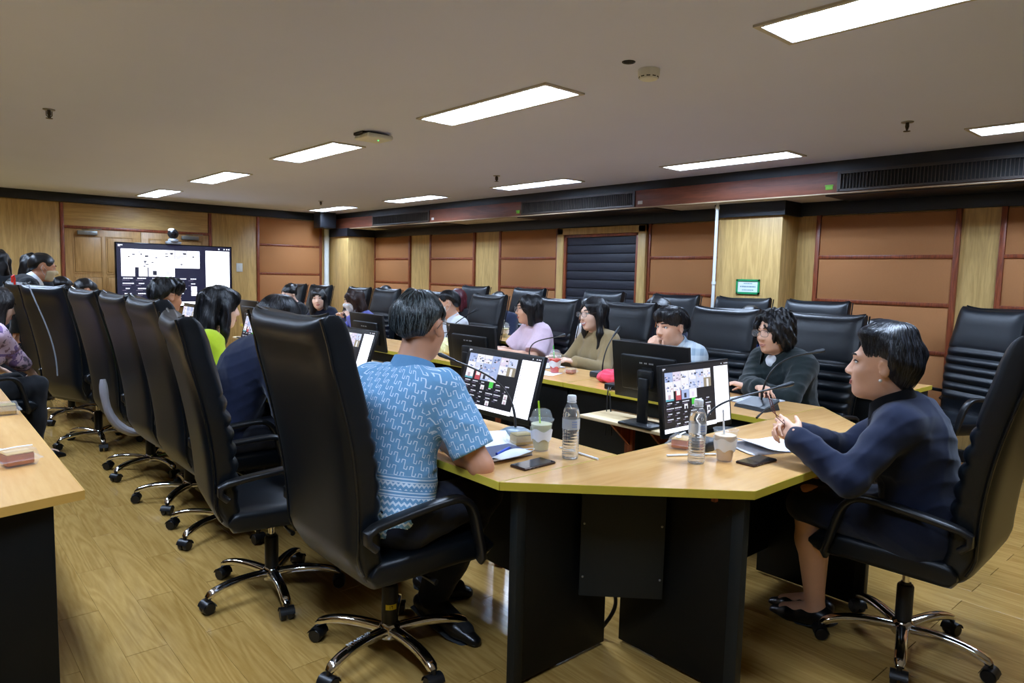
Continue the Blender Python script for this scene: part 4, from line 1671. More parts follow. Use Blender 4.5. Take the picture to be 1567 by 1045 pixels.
def person(label, x, y, facing, lean=.12, lat=0.0, twist=0.0, head=(0, 0, 0), hands=None, poles=None, hdirs=None, palms=None, curls=(.35, .35),
           legs='sit', feet=None, fem=False, skin='a', hair='short', hcol='black', top=None, sleeve='long', bulk=.012, fold=.006, collar=None,
           bottom=None, skirt=False, glasses=False, mask=None, smile=0.0, res=.010, scale=1.0, inner=None, strands=0, uvshirt=False, group=None,
           seat=.485, hem=None, hres=.006, face=True, puff=False, headfwd=.035, shoes=True, name='person', knee=None, seed=1, build=1.0, hs=1.08):
    t = thing(name, label, 'person', (x, y, 0), math.radians(facing - 90), group)
    Wm = Matrix.Translation((x, y, 0)) @ Matrix.Rotation(math.radians(facing - 90), 4, 'Z')
    Wi = Wm.inverted()
    sc = scale
    sw = .88 if fem else 1.0
    stand = legs == 'stand'
    hz = (.86 * sc) if stand else seat + .085
    P0 = Vector((0, 0, hz))

    def dirv(a, b_):
        v = Vector((math.sin(b_), math.sin(a), 1))
        v.z = math.sqrt(max(.05, 1 - v.x ** 2 - v.y ** 2))
        return v.normalized()
    u1, u2, u3 = dirv(lean * .6, lat * .7), dirv(lean, lat), dirv(lean * 1.5, lat * 1.1)
    waist = P0 + u1 * .15 * sc
    chest = waist + u2 * .19 * sc
    nb = chest + u3 * .17 * sc
    rv = Vector((math.cos(twist), math.sin(twist), 0))
    rvh = Vector((math.cos(twist * .4), math.sin(twist * .4), 0))

    def Rt(u_, r_):
        f_ = u_.cross(r_).normalized()
        r2 = f_.cross(u_).normalized()
        return [[r2[i], f_[i], u_[i]] for i in range(3)], f_
    R1, f1 = Rt(u1, rvh)
    R2, f2 = Rt(u2, rv)
    R3, f3 = Rt(u3, rv)
    bd = build
    S = {s: nb - u3 * .058 * sc + rv * s * .168 * sw * sc for s in (-1, 1)}
    torso = [E_(P0 + Vector((0, -.005, .025)), (.165 * bd, .130 * bd, .125), .0, R1), E_(waist + f1 * .004, (.148 * bd, .116 * bd, .155), .05, R1),
             E_(chest, (.160 * sw * (bd * .5 + .5), .116 * bd, .175), .05, R2), C_(S[-1] + rv * .02, S[1] - rv * .02, .060, .060, .06),
             C_(nb - u3 * .075, nb + u3 * .005, .085, .052, .06)]
    if fem:
        torso += [E_(chest + f2 * .095 + rv * s * .065 - u2 * .02, (.055, .05, .055), .05, R2) for s in (-1, 1)]
    # head frame
    yaw, pit, rol = head
    Rh = Matrix.Rotation(yaw, 3, 'Z') @ Matrix.Rotation(-pit, 3, 'X') @ Matrix.Rotation(rol, 3, 'Y')
    hd = (u3 * .5 + Vector((0, 0, .5))).normalized()
    Hc = nb + hd * .170 * sc + f3 * headfwd
    MH = Matrix.Translation(Hc) @ Rh.to_4x4() @ Matrix.Diagonal((hs, hs, hs, 1))
    hp = head_prims(fem)
    neck_r = .047 if fem else .055
    neck = [C_(nb - u3 * .04, Hc + Rh @ Vector((0, -.022, -.055)), neck_r + .006, neck_r, .03)]
    # arms
    ua, fa = .285 * sc, .25 * sc
    if hands is None:
        hands = [(None), (None)]
    arms, hand_p, J = {}, {}, {}
    for i, s in enumerate((-1, 1)):
        if hands[i] is None:
            W0 = Vector((s * .13, .42, YTOP + .035)) if not stand else Vector((s * .24, .10, .80))
        elif hands[i] == 'mouth':
            W0 = MH @ Vector((s * .036, .150, -.150))
        else:
            W0 = Wi @ Vector(hands[i])
        pole = Vector((s * .55, -.35, -.75)) if not poles or poles[i] is None else Vector(poles[i])
        El, W0 = ik(S[s], W0, ua, fa, pole)
        J[s] = (S[s], El, W0)
        d = (W0 - El).normalized() if not hdirs or hdirs[i] is None else Vector(hdirs[i])
        nrm = Vector((-s * .25, .1, -1)) if not palms or palms[i] is None else Vector(palms[i])
        arms[s] = [C_(S[s], El, .053, .042, .035), C_(El, El + (W0 - El) * .4, .042, .040, .02), C_(El + (W0 - El) * .4, W0, .040, .026, .03), ]
        hand_p[s] = hand_prims(W0, d, nrm, s > 0, curls[i])
    # legs
    legp, shin = [], []
    LJ = {}
    for i, s in enumerate((-1, 1)):
        hip = P0 + rvh * s * .088 + Vector((0, 0, -.005))
        if stand:
            kn, an = hip + Vector((s * .01, .03, -.41 * sc)), hip + Vector((s * .02, 0, -.79 * sc))
        else:
            kn = hip + Vector((s * .045, .41 * sc, .015)) if not knee else Wi @ Vector(knee[i])
            an = Vector((kn.x, kn.y - .04, .095)) if not feet or feet[i] is None else Wi @ Vector(feet[i][0])
        toe = an + Vector((s * .02, .15, -.06)) if not feet or feet[i] is None else Wi @ Vector(feet[i][1])
        LJ[s] = (hip, kn, an, toe)
        legp += [C_(hip, kn, .092 * bd, .064, .04)]
        shin += [C_(kn, kn + (an - kn) * .35, .060, .057, .03), C_(kn + (an - kn) * .35, an, .057, .037, .03)]
    # ---- body: one continuous skin
    bodyp = list(torso) + neck + tr_prims(hp, MH)
    for s in (-1, 1):
        bodyp += arms[s] + hand_p[s]
    bodyp += legp + shin
    for s in (-1, 1):
        hip, kn, an, toe = LJ[s]
        bodyp += [C_(an, toe, .036, .026, .02)]
    sk = SKINS[skin]
    link('body', skin_mesh('body', field(bodyp, res, -.001), sk), t)
    # ---- clothes
    topm = top
    sl = []
    for s in (-1, 1):
        a, e, w0 = J[s]
        if sleeve == 'long':
            q = max(0, bulk - .014)
            sl += [C_(a, e, .055 - q * .6, .047 - q, .03), C_(e, e + (w0 - e) * .93, .047 - q, .038 - q * .8, .02)]
        elif sleeve == 'three':
            sl += [C_(a, e, .055, .046, .03), C_(e, e + (w0 - e) * .35, .046, .044, .02)]
        else:
            sl += [C_(a, a + (e - a) * (.80 if not puff else .72), .062, .064 if not puff else .080, .03)]
    tp = [p for p in torso] + sl
    tp[4] = C_(nb - u3 * .10, nb - u3 * .052, .084, .052, .05)
    hemz = (hz - .05) if hem is None else hem

    def post_top(G, d):
        d = wrinkle(fold, seed * 7 + 3)(G, d)
        X, Y, Z = G
        d = smax(d, F32(hemz) - Z, .01)
        if sleeve == 'short':      # square sleeve ends
            for s in (-1, 1):
                a, e, w0 = J[s]
                ax = (e - a).normalized()
                tt = (X - F32(a.x)) * F32(ax.x) + (Y - F32(a.y)) * F32(ax.y) + (Z - F32(a.z)) * F32(ax.z) - F32((e - a).length * .80)
                rad = np.sqrt((X - F32(e.x)) ** 2 + (Y - F32(e.y)) ** 2 + (Z - F32(e.z)) ** 2) - F32(.17)
                d = np.maximum(d, np.minimum(tt, -rad))
        return d
    uvf = None
    if uvshirt:
        def uvf(co, quads):
            c = co[quads].mean(1)
            uvs = np.zeros((len(quads), 4, 2))
            A = co[quads]
            Pt = np.array(P0)
            dirn = np.array((nb - P0).normalized())
            rvn, fn_ = np.array(rv), np.array(f2)
            rel = A - Pt
            h_ = rel @ dirn
            radial = rel - h_[..., None] * dirn
            ang = np.arctan2(radial @ rvn, -(radial @ fn_))
            best_d = np.full(len(quads), 9.0)
            uvs[..., 0] = ang * .155
            uvs[..., 1] = h_
            for s in (-1, 1):
                a, e, w0 = [np.array(q) for q in J[s]]
                ax = (e - a) / np.linalg.norm(e - a)
                rc = c - a
                tc = rc @ ax
                dist = np.linalg.norm(rc - tc[:, None] * ax, axis=1)
                side = (c - np.array(chest)) @ rvn * s
                sel = (tc > .0) & (dist < .105) & (side > .135)
                relA = A - a
                tA = relA @ ax
                rad = relA - tA[..., None] * ax
                e1 = np.cross(ax, fn_)
                e1 /= np.linalg.norm(e1)
                e2 = np.cross(ax, e1)
                an_ = np.arctan2(rad @ e1, rad @ e2)
                am = an_.mean(1, keepdims=True)
                an_ = np.where(an_ - an_[:, :1] > np.pi, an_ - 2 * np.pi, np.where(an_ - an_[:, :1] < -np.pi, an_ + 2 * np.pi, an_))
                uvs[sel, :, 0] = (an_ * .075)[sel] + 2.0
                uvs[sel, :, 1] = (-tA)[sel] + 3.0
            tor = uvs[:, :, 0] < 1.5
            an_ = uvs[:, :, 0] / .155
            an2 = np.where(an_ - an_[:, :1] > np.pi, an_ - 2 * np.pi, np.where(an_ - an_[:, :1] < -np.pi, an_ + 2 * np.pi, an_))
            uvs[:, :, 0] = np.where(tor, an2 * .155, uvs[:, :, 0])
            return uvs
    link('shirt' if sleeve == 'short' else 'jacket' if bulk > .016 else 'shirt', skin_mesh('top', field(tp, res, bulk, post_top), topm, None, uvf), t)
    bm_ = bottom or pm('dark_trousers', (22, 25, 36), .8, var=.1, scale=40)
    if skirt:
        sp = [E_(P0 + Vector((0, -.005, .0)), (.178 * bd, .138, .12), .0)]
        for s in (-1, 1):
            hip, kn, an, toe = LJ[s]
            sp += [C_(hip, kn + Vector((0, .01, -.01)), .10 * bd, .072, .09)]
        link('skirt', skin_mesh('skirt', field(sp, max(res, .008), .004, wrinkle(.004, seed + 5)), bm_), t)
    else:
        tp2 = [torso[0]] + legp
        for s in (-1, 1):
            hip, kn, an, toe = LJ[s]
            tp2 += [C_(kn, kn + (an - kn) * .5, .064, .064, .03), C_(kn + (an - kn) * .5, kn + (an - kn) * .96, .064, .056, .03)]
        link('trousers', skin_mesh('trousers', field(tp2, max(res, .009), .010, wrinkle(.006, seed + 9)), bm_), t)
    if shoes:
        for s in (-1, 1):
            hip, kn, an, toe = LJ[s]
            if res < .0075 and not skirt:
                link('sock', skin_mesh('sock', field([C_(kn + (an - kn) * .75, an, .042, .040, .02), C_(an, toe, .038, .028, .02)], .007, .003), SOCK), t)
            dn = (toe - an)
            dn = (Vector((dn.x, dn.y, dn.z))).normalized()
            side = dn.cross((kn - an).normalized())
            side = side.normalized() if side.length > .01 else Vector((1, 0, 0))
            upv = side.cross(dn).normalized()
            if upv.z < 0 and abs(upv.z) > .3:
                upv = -upv
            heel = an - dn * .035 - upv * .035
            tip = toe + dn * .05 - upv * .010
            fl = (tuple(upv), 1.25)
            ball_ = heel + (tip - heel) * .68
            sp = [C_(heel, ball_, .036, .042, .01, fl), C_(ball_, tip, .042, .026, .02, fl), C_(an - upv * .02, an + dn * .04 - upv * .02, .042, .038, .03)]
            sh = link('shoe', skin_mesh('shoe', field(sp, max(res * .75, .006), .002, None), SHOE), t)
            m_ = MB()
            m_.tube([heel - upv * .030 - dn * .02, heel - upv * .033 + dn * .05, ball_ - upv * .034, tip - upv * .024 + dn * .015], [.8, .9, 1.0, .5], 14, flat=(.042, .006) if abs(side.z) < .6 else (.006, .042))
            link('sole', m_.mesh('sole', SOLE), sh)
    # ---- face
    fnp = lambda X, Z: None
    if face:
        def snap(xs, zs, e=0.0):
            xs, zs = np.asarray(xs, float), np.asarray(zs, float)
            yv = np.full(xs.shape, .17)
            for _ in range(40):
                dd_ = prims_at((xs.astype(F32), yv.astype(F32), zs.astype(F32)), hp, 0)
                yv = yv - np.clip(dd_ * .8, -.02, .02)
            return [Vector((xs[i], yv[i] + e, zs[i])) for i in range(len(xs))]
        for s in (-1, 1):
            m_ = MB()
            xs = np.linspace(.013, .047, 8) * s
            zs = .0285 + .006 * np.sin(np.linspace(.15, 1, 8) * 2.6)
            m_.tube(snap(xs, zs, .0006), [.6, .9, 1, 1, 1, .9, .7, .3], 8, flat=(.0022, .0036))
            m_.xf(MH)
            link('eyebrow', m_.mesh('eyebrow', BROW), t)
            m_ = MB()
            c = snap([s * .0315], [.0075])[0]
            m_.ball(c + Vector((0, -.0045, 0)), (.0140, .0070, .0056), 14, 0)
            m_.ball(c + Vector((-.001 * s, -.0010, .0003)), (.0056, .0040, .0052), 12, 1)
            xs = np.linspace(-.0155, .0155, 9)
            arch = .0075 + .0062 * np.sqrt(np.maximum(0, 1 - (xs / .0165) ** 2))
            m_.tube(snap(xs + s * .0315, arch, .0006), [.5, .8, 1, 1, 1, 1, 1, .9, .6], 6, 2, flat=(.0016, .0018))
            m_.xf(MH)
            link('eye', m_.mesh('eye', [EYEW, EYED, BROW]), t)
        if not mask:
            lm_ = LIP if fem else LIPM
            m_ = MB()
            xs = np.linspace(-.024 - .004 * smile, .024 + .004 * smile, 11)
            q = xs / xs[-1]
            m_.tube(snap(xs, -.0595 + .0015 * np.cos(q * 6.28) + .010 * smile * q * q, -.0005), [.25, .6, .85, 1, 1, .9, 1, 1, .85, .6, .25], 8, 0, flat=(.0032, .0036))
            m_.tube(snap(xs * .92, -.0675 + .004 * q * q - .006 * smile + .016 * smile * q * q, .0005), [.25, .6, .9, 1.1, 1.2, 1.2, 1.2, 1.1, .9, .6, .25], 8, 0, flat=(.0034, .0040))
            if smile > .3:
                m_.tube(snap(xs * .8, -.0635 + .010 * smile * q * q, .0012), [.5, .9, 1, 1, 1, 1, 1, 1, 1, .9, .5], 8, 1, flat=(.0022, .0040))
            m_.xf(MH)
            link('mouth', m_.mesh('mouth', [lm_, EYEW]), t)
        if mask:
            mp = hp[1:4] + [q_ for q_ in hp[4:10] if q_[0] == 'e' and q_[-1] == 'u'] + [C_((0, .09, .0), (0, .105, -.026), .010, .012, .03)]
            fz = field(mp, .005, .005, lambda G, d: smax(smax(smax(d, F32(.022) - G[1], .006), G[2] - F32(-.006) + (F32(.1) - G[1]) * F32(.22), .006), F32(-.108) - G[2], .006))
            mk = link('face_mask', skin_mesh('face_mask', fz, MASKT if mask == 'tan' else MASKM, MH), t)
            m_ = MB()
            for s in (-1, 1):
                m_.tube([(s * .058, .03, -.025), (s * .078, .0, .0), (s * .088, -.018, .018), (s * .086, -.026, -.01), (s * .074, .0, -.05), (s * .05, .03, -.075)], .0014, 6)
            m_.xf(MH)
            link('ear_loop', m_.mesh('ear_loop', MASKM), t)
    if glasses:
        m_ = MB()
        m2 = MB()
        for s in (-1, 1):
            pts = []
            for k in range(21):
                a = 2 * PI * k / 20
                ca, sa = math.cos(a), math.sin(a)
                pts.append((s * .033 + .026 * math.copysign(abs(ca) ** .7, ca), .108 - .12 * (abs(s * .033 + .026 * ca)) ** 1.5, .004 + .019 * math.copysign(abs(sa) ** .7, sa)))
            m_.tube(pts, .0013, 6, cap=False)
            m2.add(pts[:-1], [tuple(range(20))])
            m_.tube([(s * .058, .098, .010), (s * .078, .06, .012), (s * .083, -.01, .014), (s * .081, -.035, -.004)], .0014, 6)
        m_.tube([(-.009, .107, .008), (0, .111, .011), (.009, .107, .008)], .0013, 6)
        m_.xf(MH)
        m2.xf(MH)
        g = link('glasses', m_.mesh('glasses', RIM), t)
        link('lens', m2.mesh('lens', LENS, 0), g)
    # ---- hair
    if hair:
        fn, lo, hi = hair_fn(hair, seed)
        l0, n_, G = grid_of(lo, hi, hres)
        d = fn(G)
        d = np.broadcast_to(d, tuple(n_)).astype(F32)
        hm = hair_mats(hcol)
        ho = link('hair', skin_mesh('hair', (l0, hres, d.copy()), hm[0], MH), t)
        if strands:
            sm_ = hair_strands(fn, strands, seed, hm, 'hair_strands', hair in ('long', 'fringe', 'pony'))
            sm_.transform(MH)
            so = link('hair_strands', sm_, ho)
            so['kind'] = 'stuff'
    # ---- collar round the neck
    if collar:
        m_ = MB()
        vs, fs = [], []
        n_ = 26
        ctr = nb + u3 * .008 + f3 * .010
        for k in range(n_ + 1):
            a = math.radians(40 + 280 * k / n_)
            dv = rv * math.sin(a) + f3 * math.cos(a) * 1.0
            open_ = abs(k / n_ - .5) * 2
            up_ = u3 * (.040 + (.012 if bulk > .016 else 0) - .028 * open_ ** 4)
            fr_ = f3 * .018 * open_ ** 2
            ex = max(0, bulk - .010) * .75
            r0, r1, r2 = neck_r + .012 + ex, neck_r + .010 + ex, neck_r + .030 + ex * 1.3
            vs += [ctr + dv * (r0 + .004) - u3 * .014 + fr_, ctr + dv * r1 + up_ + fr_, ctr + dv * (r1 + .006) + up_ * 1.02 + fr_, ctr + dv * r2 - u3 * (.010 + .022 * open_ ** 3) + fr_ * 1.4]
        for k in range(n_):
            for q in range(3):
                fs.append((4 * k + q, 4 * k + q + 1, 4 * k + 4 + q + 1, 4 * k + 4 + q))
            fs.append((4 * k + 3, 4 * k, 4 * k + 4, 4 * k + 7))
        m_.add(vs, fs)
        link('collar', m_.mesh('collar', collar, 50), t)
    if inner:
        ip = [E_(nb + f3 * .046 - u3 * .012, (.028, .026, .014), .0, R3), E_(nb + f3 * .050 - u3 * .036, (.008, .022, .026), .03, R3)]
        link('undershirt', skin_mesh('undershirt', field(ip, max(res * .7, .006), .032 if bulk > .016 else .02), inner), t)
    return t, MH, J, (nb, u3, f3, rv, chest, f2)
def cloth(name, col, var=.08, scale=60, rough=.85, bump=.25, sheen=.15):
    return pm(name, col, rough, var=var, scale=scale, bump=bump, bscale=900, spec=.2, sheen=sheen)


def nodes_of(m):
    return m.node_tree.nodes, m.node_tree.links, m.node_tree.nodes['Principled BSDF']


def math_fn(m):
    N, L = m.node_tree.nodes, m.node_tree.links

    def f(op, a, b=None, c=None):
        q = N.new('ShaderNodeMath')
        q.operation = op
        for i, v in enumerate((a, b, c)):
            if v is None:
                continue
            if isinstance(v, (int, float)):
                q.inputs[i].default_value = v
            else:
                L.new(v, q.inputs[i])
        return q.outputs[0]
    return f


def mixcol(m, fac, a, b):
    N, L = m.node_tree.nodes, m.node_tree.links
    x = N.new('ShaderNodeMix')
    x.data_type = 'RGBA'
    if isinstance(fac, (int, float)):
        x.inputs['Factor'].default_value = fac
    else:
        L.new(fac, x.inputs['Factor'])
    for k, v in (('A', a), ('B', b)):
        if isinstance(v, tuple):
            x.inputs[k].default_value = lin(v) + (1,)
        else:
            L.new(v, x.inputs[k])
    return x.outputs['Result']


def patterned_shirt():
    """blue cloth woven with pale squared-S strokes, banded border near the hem"""
    m = pm('blue_patterned_cloth', (112, 160, 198), .85, var=.05, scale=120, bump=.2, bscale=900, spec=.2, sheen=.1)
    N, L, B = nodes_of(m)
    f = math_fn(m)
    base = B.inputs['Base Color'].links[0].from_socket
    uv = N.new('ShaderNodeUVMap')
    sp = N.new('ShaderNodeSeparateXYZ')
    L.new(uv.outputs[0], sp.inputs[0])
    U, V = sp.outputs[0], sp.outputs[1]
    cw, ch = .029, .043
    col = f('DIVIDE', U, cw)
    ci = f('FLOOR', col)
    par = f('MODULO', f('ADD', ci, 1000.0), 2.0)
    v2 = f('DIVIDE', f('ADD', V, f('MULTIPLY', par, ch * .5)), ch)
    x = f('MULTIPLY', f('SUBTRACT', f('SUBTRACT', col, ci), .5), cw)
    y = f('MULTIPLY', f('SUBTRACT', f('SUBTRACT', v2, f('FLOOR', v2)), .5), ch)
    pts = [(-.0105, .006), (-.0085, .0165), (.0015, .0150), (-.001, -.0140), (.0085, -.0165), (.0105, -.006)]
    dmin = None
    for (ax, ay), (bx, by) in zip(pts[:-1], pts[1:]):
        dx, dy = bx - ax, by - ay
        l2 = dx * dx + dy * dy
        px, py = f('SUBTRACT', x, ax), f('SUBTRACT', y, ay)
        h = f('MULTIPLY_ADD', px, dx / l2, f('MULTIPLY', py, dy / l2))
        h = f('MINIMUM', f('MAXIMUM', h, 0.0), 1.0)
        ex, ey = f('MULTIPLY_ADD', h, -dx, px), f('MULTIPLY_ADD', h, -dy, py)
        d = f('SQRT', f('MULTIPLY_ADD', ex, ex, f('MULTIPLY', ey, ey)))
        dmin = d if dmin is None else f('MINIMUM', dmin, d)
    glyph = f('LESS_THAN', dmin, .0014)
    # border: stripes and small zigzags below a height
    low = f('LESS_THAN', V, .155)
    tri = f('ABSOLUTE', f('SUBTRACT', f('FRACT', f('DIVIDE', U, .017)), .5))
    fr = f('FRACT', f('DIVIDE', f('MULTIPLY_ADD', tri, .018, V), .021))
    zig = f('LESS_THAN', fr, .42)
    s1 = f('LESS_THAN', f('FRACT', f('DIVIDE', V, .011)), .4)
    band = f('MULTIPLY', f('GREATER_THAN', V, .085), f('LESS_THAN', V, .155))
    mid = f('MULTIPLY', f('GREATER_THAN', V, .108), f('LESS_THAN', V, .132))
    brd = f('ADD', f('MULTIPLY', band, f('ADD', f('MULTIPLY', mid, zig), f('MULTIPLY', f('SUBTRACT', 1.0, mid), s1))), f('MULTIPLY', f('SUBTRACT', 1.0, band), zig))
    fac = f('ADD', f('MULTIPLY', low, brd), f('MULTIPLY', f('SUBTRACT', 1.0, low), glyph))
    L.new(mixcol(m, f('MULTIPLY', fac, .85), base, (226, 238, 248)), B.inputs['Base Color'])
    return m


def plaid_cloth():
    m = cloth('pale_blue_plaid', (176, 194, 206))
    N, L, B = nodes_of(m)
    f = math_fn(m)
    base = B.inputs['Base Color'].links[0].from_socket
    tc = N.new('ShaderNodeTexCoord')
    sp = N.new('ShaderNodeSeparateXYZ')
    L.new(tc.outputs['Object'], sp.inputs[0])
    a = f('LESS_THAN', f('FRACT', f('DIVIDE', f('ADD', sp.outputs[0], sp.outputs[1]), .075)), .42)
    b_ = f('LESS_THAN', f('FRACT', f('DIVIDE', sp.outputs[2], .075)), .42)
    c1 = mixcol(m, f('MULTIPLY', a, .5), base, (112, 140, 166))
    L.new(mixcol(m, f('MULTIPLY', b_, .45), c1, (228, 234, 236)), B.inputs['Base Color'])
    return m


def floral_cloth():
    m = cloth('floral_cloth', (214, 186, 206), var=.04)
    N, L, B = nodes_of(m)
    f = math_fn(m)
    base = B.inputs['Base Color'].links[0].from_socket
    tc = N.new('ShaderNodeTexCoord')
    outs = []
    for sc_, th, colr in ((9, .58, (96, 60, 130)), (12, .61, (120, 76, 84)), (15, .62, (70, 66, 86))):
        n = N.new('ShaderNodeTexNoise')
        n.inputs['Scale'].default_value = sc_
        n.inputs['Detail'].default_value = 2
        n.inputs['Distortion'].default_value = 1.5
        L.new(tc.outputs['Object'], n.inputs['Vector'])
        base = mixcol(m, f('MULTIPLY', f('GREATER_THAN', n.outputs['Fac'], th), .8), base, colr)
    L.new(base, B.inputs['Base Color'])
    return m


NAVY = cloth('navy_cloth', (17, 25, 48), .1, 40)
NAVYD = cloth('dark_navy_cloth', (16, 22, 40), .1, 40)
BLACKC = cloth('black_cloth', (16, 18, 22), .1, 40)
GREENB = cloth('dark_green_cloth', (20, 31, 32), .12, 40, rough=.7)
LIME = cloth('lime_cloth', (184, 206, 46))
PINK = cloth('pale_pink_cloth', (230, 204, 220))
OLIVE = cloth('olive_cloth', (148, 128, 92))
WHITEC = cloth('white_cloth', (222, 228, 236), .03)
BLUEC = cloth('royal_blue_cloth', (44, 72, 160))
VIOLET = cloth('blue_violet_cloth', (96, 100, 170), .3, 30)
SHIRT = patterned_shirt()
PLAID = plaid_cloth()
FLORAL = floral_cloth()
BLUECOLLAR = cloth('blue_collar', (100, 148, 188))

PPL = {}
# the two nearest people
PPL['blue'] = person('grey-haired man in a blue patterned short-sleeved shirt, seated nearest', 1.275, 2.085, 16, lean=.20, twist=.05, head=(.22, .10, -.02),
                     hands=[(1.60, 2.32, .80), (1.50, 2.07, .795)], poles=[(-.7, -.2, -.6), (.75, -.10, -.6)], palms=[(0, 0, -1), (-.3, 0, -1)], skin='b', hair='short', hcol='grey',
                     top=SHIRT, sleeve='short', bulk=.014, fold=.005, collar=BLUECOLLAR, bottom=NAVYD, glasses=True, res=.0068, strands=2600, uvshirt=True,
                     feet=[((1.70, 2.42, .10), (1.80, 2.36, .05)), ((1.56, 2.22, .115), (1.60, 2.04, .045))], knee=[(1.70, 2.36, .56), (1.68, 2.06, .57)], build=1.06, hres=.005, seed=3, group=None)
PPL['woman'] = person('woman in a navy jacket with swept-back dark hair, holding spectacles', 2.825, .86, 100, scale=.92, seat=.455, lean=.20, lat=-.24, twist=.05, head=(.10, -.02, .03),
                      hands=[(2.455, 1.185, .85), (2.545, 1.225, .85)], poles=[(-.6, -.2, -.8), (.6, -.2, -.75)], palms=[(.9, .1, -.35), (-.9, .0, -.4)], curls=(.62, .62), fem=True, skin='a', hair='coif', hcol='black',
                      top=NAVY, bulk=.020, fold=.007, collar=BLACKC, bottom=NAVYD, skirt=True, res=.0068, strands=2400, hres=.005, hem=.50, build=1.04,
                      feet=[((2.78, 1.22, .085), (2.80, 1.36, .03)), ((2.86, 1.26, .085), (2.87, 1.40, .03))], knee=[(2.70, 1.24, .55), (2.84, 1.27, .55)], seed=5)
# right row of the horseshoe
PPL['dark'] = person('man in a dark green jacket and spectacles with wavy black hair', 4.16, 2.06, 168, lean=0.27, scale=.93, seat=.44, head=(-.06, .08, .02),
                     hands=[(3.74, 2.12, .800), (3.70, 2.03, .815)], poles=[(-.9, -.2, -.5), (.9, -.2, -.5)], palms=[(0, 0, -1), (0, 0, -1)], skin='a', hair='wavy', hcol='black', top=GREENB, bulk=.030, fold=.008,
                     collar=GREENB, inner=WHITEC, glasses=True, res=.0085, strands=1500, hres=.006, seed=8, build=1.05)
PPL['plaid'] = person('man in a pale blue plaid shirt resting his mouth on clasped hands', 4.13, 2.74, 166, lean=0.35, scale=.93, seat=.44, head=(.05, .06, 0), hands=['mouth', 'mouth'],
                      poles=[(-.5, .1, -.9), (.5, .1, -.9)], hdirs=[(.25, .15, .9), (-.25, .15, .9)], palms=[(.8, -.6, .1), (-.8, -.6, .1)], curls=(.75, .75), skin='a', hair='mop', hcol='black', top=PLAID, bulk=.018, collar=PLAID, res=.009, strands=1200, seed=12, group=None)
PPL['olive'] = person('smiling woman in an olive blouse with spectacles and long black hair over her shoulder', 4.24, 3.66, 172, lean=0.19, scale=.93, seat=.44, head=(.0, .04, .05), fem=True, skin='c', hair='pony', hcol='black', top=OLIVE, bulk=.018,
                      glasses=True, smile=.9, collar=OLIVE, res=.010, strands=900, seed=15)
PPL['pink'] = person('woman in a pale pink puff-sleeved blouse with a black bob and spectacles', 4.27, 4.42, 164, lean=0.19, scale=.93, seat=.44, head=(-.22, .04, 0), fem=True, skin='a', hair='bob', hcol='black', top=PINK, sleeve='short', puff=True, bulk=.018,
                     glasses=True, res=.010, strands=800, seed=18)
person('man in a white polo shirt with a white mask and black hair', 4.23, 5.55, 168, lean=0.21, scale=.93, seat=.44, head=(-.42, .10, 0), skin='a', hair='short', hcol='black', top=WHITEC, sleeve='short', collar=WHITEC, mask='white', res=.012, seed=21, strands=400)
person('brown-haired woman in a white mask holding a bag', 4.24, 7.28, 172, seat=.42, lean=.38, head=(-.28, .22, 0), hands=[(3.86, 7.18, .90), (3.82, 7.34, .88)], curls=(.7, .7), fem=True, skin='c', hair='long', hcol='brown', top=VIOLET, mask='white', res=.013, seed=22, hres=.008, strands=300, scale=.95)
person('staring woman in navy with long dark hair', 4.14, 8.22, 205, seat=.42, lean=.34, head=(.58, .02, .08), fem=True, skin='c', hair='long', hcol='soft', top=NAVYD, bulk=.02, res=.013, seed=23, hres=.008, strands=300, scale=.92)
person('person with tied-up black hair, head bowed, by the farthest right-row chairs', 4.24, 9.12, 182, seat=.42, lean=.36, head=(.2, .35, .1), fem=True, skin='c', hair='bun', hcol='black', top=BLACKC, res=.014, seed=24, hres=.009, scale=.96)
# outer row
person('person with maroon hair behind the man in the white polo', 5.42, 7.0, 180, seat=.43, scale=.92, lean=.24, head=(0, .1, 0), fem=True, skin='a', hair='bob', hcol='maroon', top=BLACKC, res=.015, seed=31, hres=.009)
person('person in a navy jacket half hidden behind the chair of the white polo man', 5.42, 6.22, 190, seat=.43, scale=.92, lean=.28, head=(.1, .05, 0), skin='b', hair='short', hcol='black', top=NAVY, bulk=.024, res=.014, seed=32, hres=.009)
person('dark grey-haired person hidden behind the olive-blouse woman', 5.42, 4.74, 178, seat=.42, scale=.92, lean=.32, head=(-.2, .15, 0), fem=True, skin='c', hair='short', hcol='soft', top=WHITEC, res=.014, seed=33, hres=.009)
person('person in a navy jacket bending away behind the chair of the olive-blouse woman', 5.48, 3.92, 188, scale=.96, lean=.46, head=(.9, .35, 0), skin='b', hair='mop', hcol='black', top=NAVY, bulk=.024, res=.013, seed=34, hres=.009)
person('person in royal blue hidden behind the dark green jacket man', 5.42, 2.98, 182, seat=.43, scale=.92, lean=.32, head=(0, .15, 0), skin='b', hair='short', hcol='black', top=BLUEC, bulk=.02, res=.014, seed=35, hres=.009)
person('person whose black hair shows just above the navy-jacket woman', 5.42, 2.0, 186, seat=.42, scale=.90, lean=.40, head=(.1, .1, 0), skin='b', hair='short', hcol='black', top=BLACKC, res=.014, seed=36, hres=.009)
person('dark-haired person behind the head of the blue-shirt man, by the far orange panels', 5.42, 8.7, 180, seat=.43, scale=.92, lean=.26, head=(0, .1, 0), skin='b', hair='short', hcol='black', top=BLACKC, res=.015, seed=37, hres=.009)
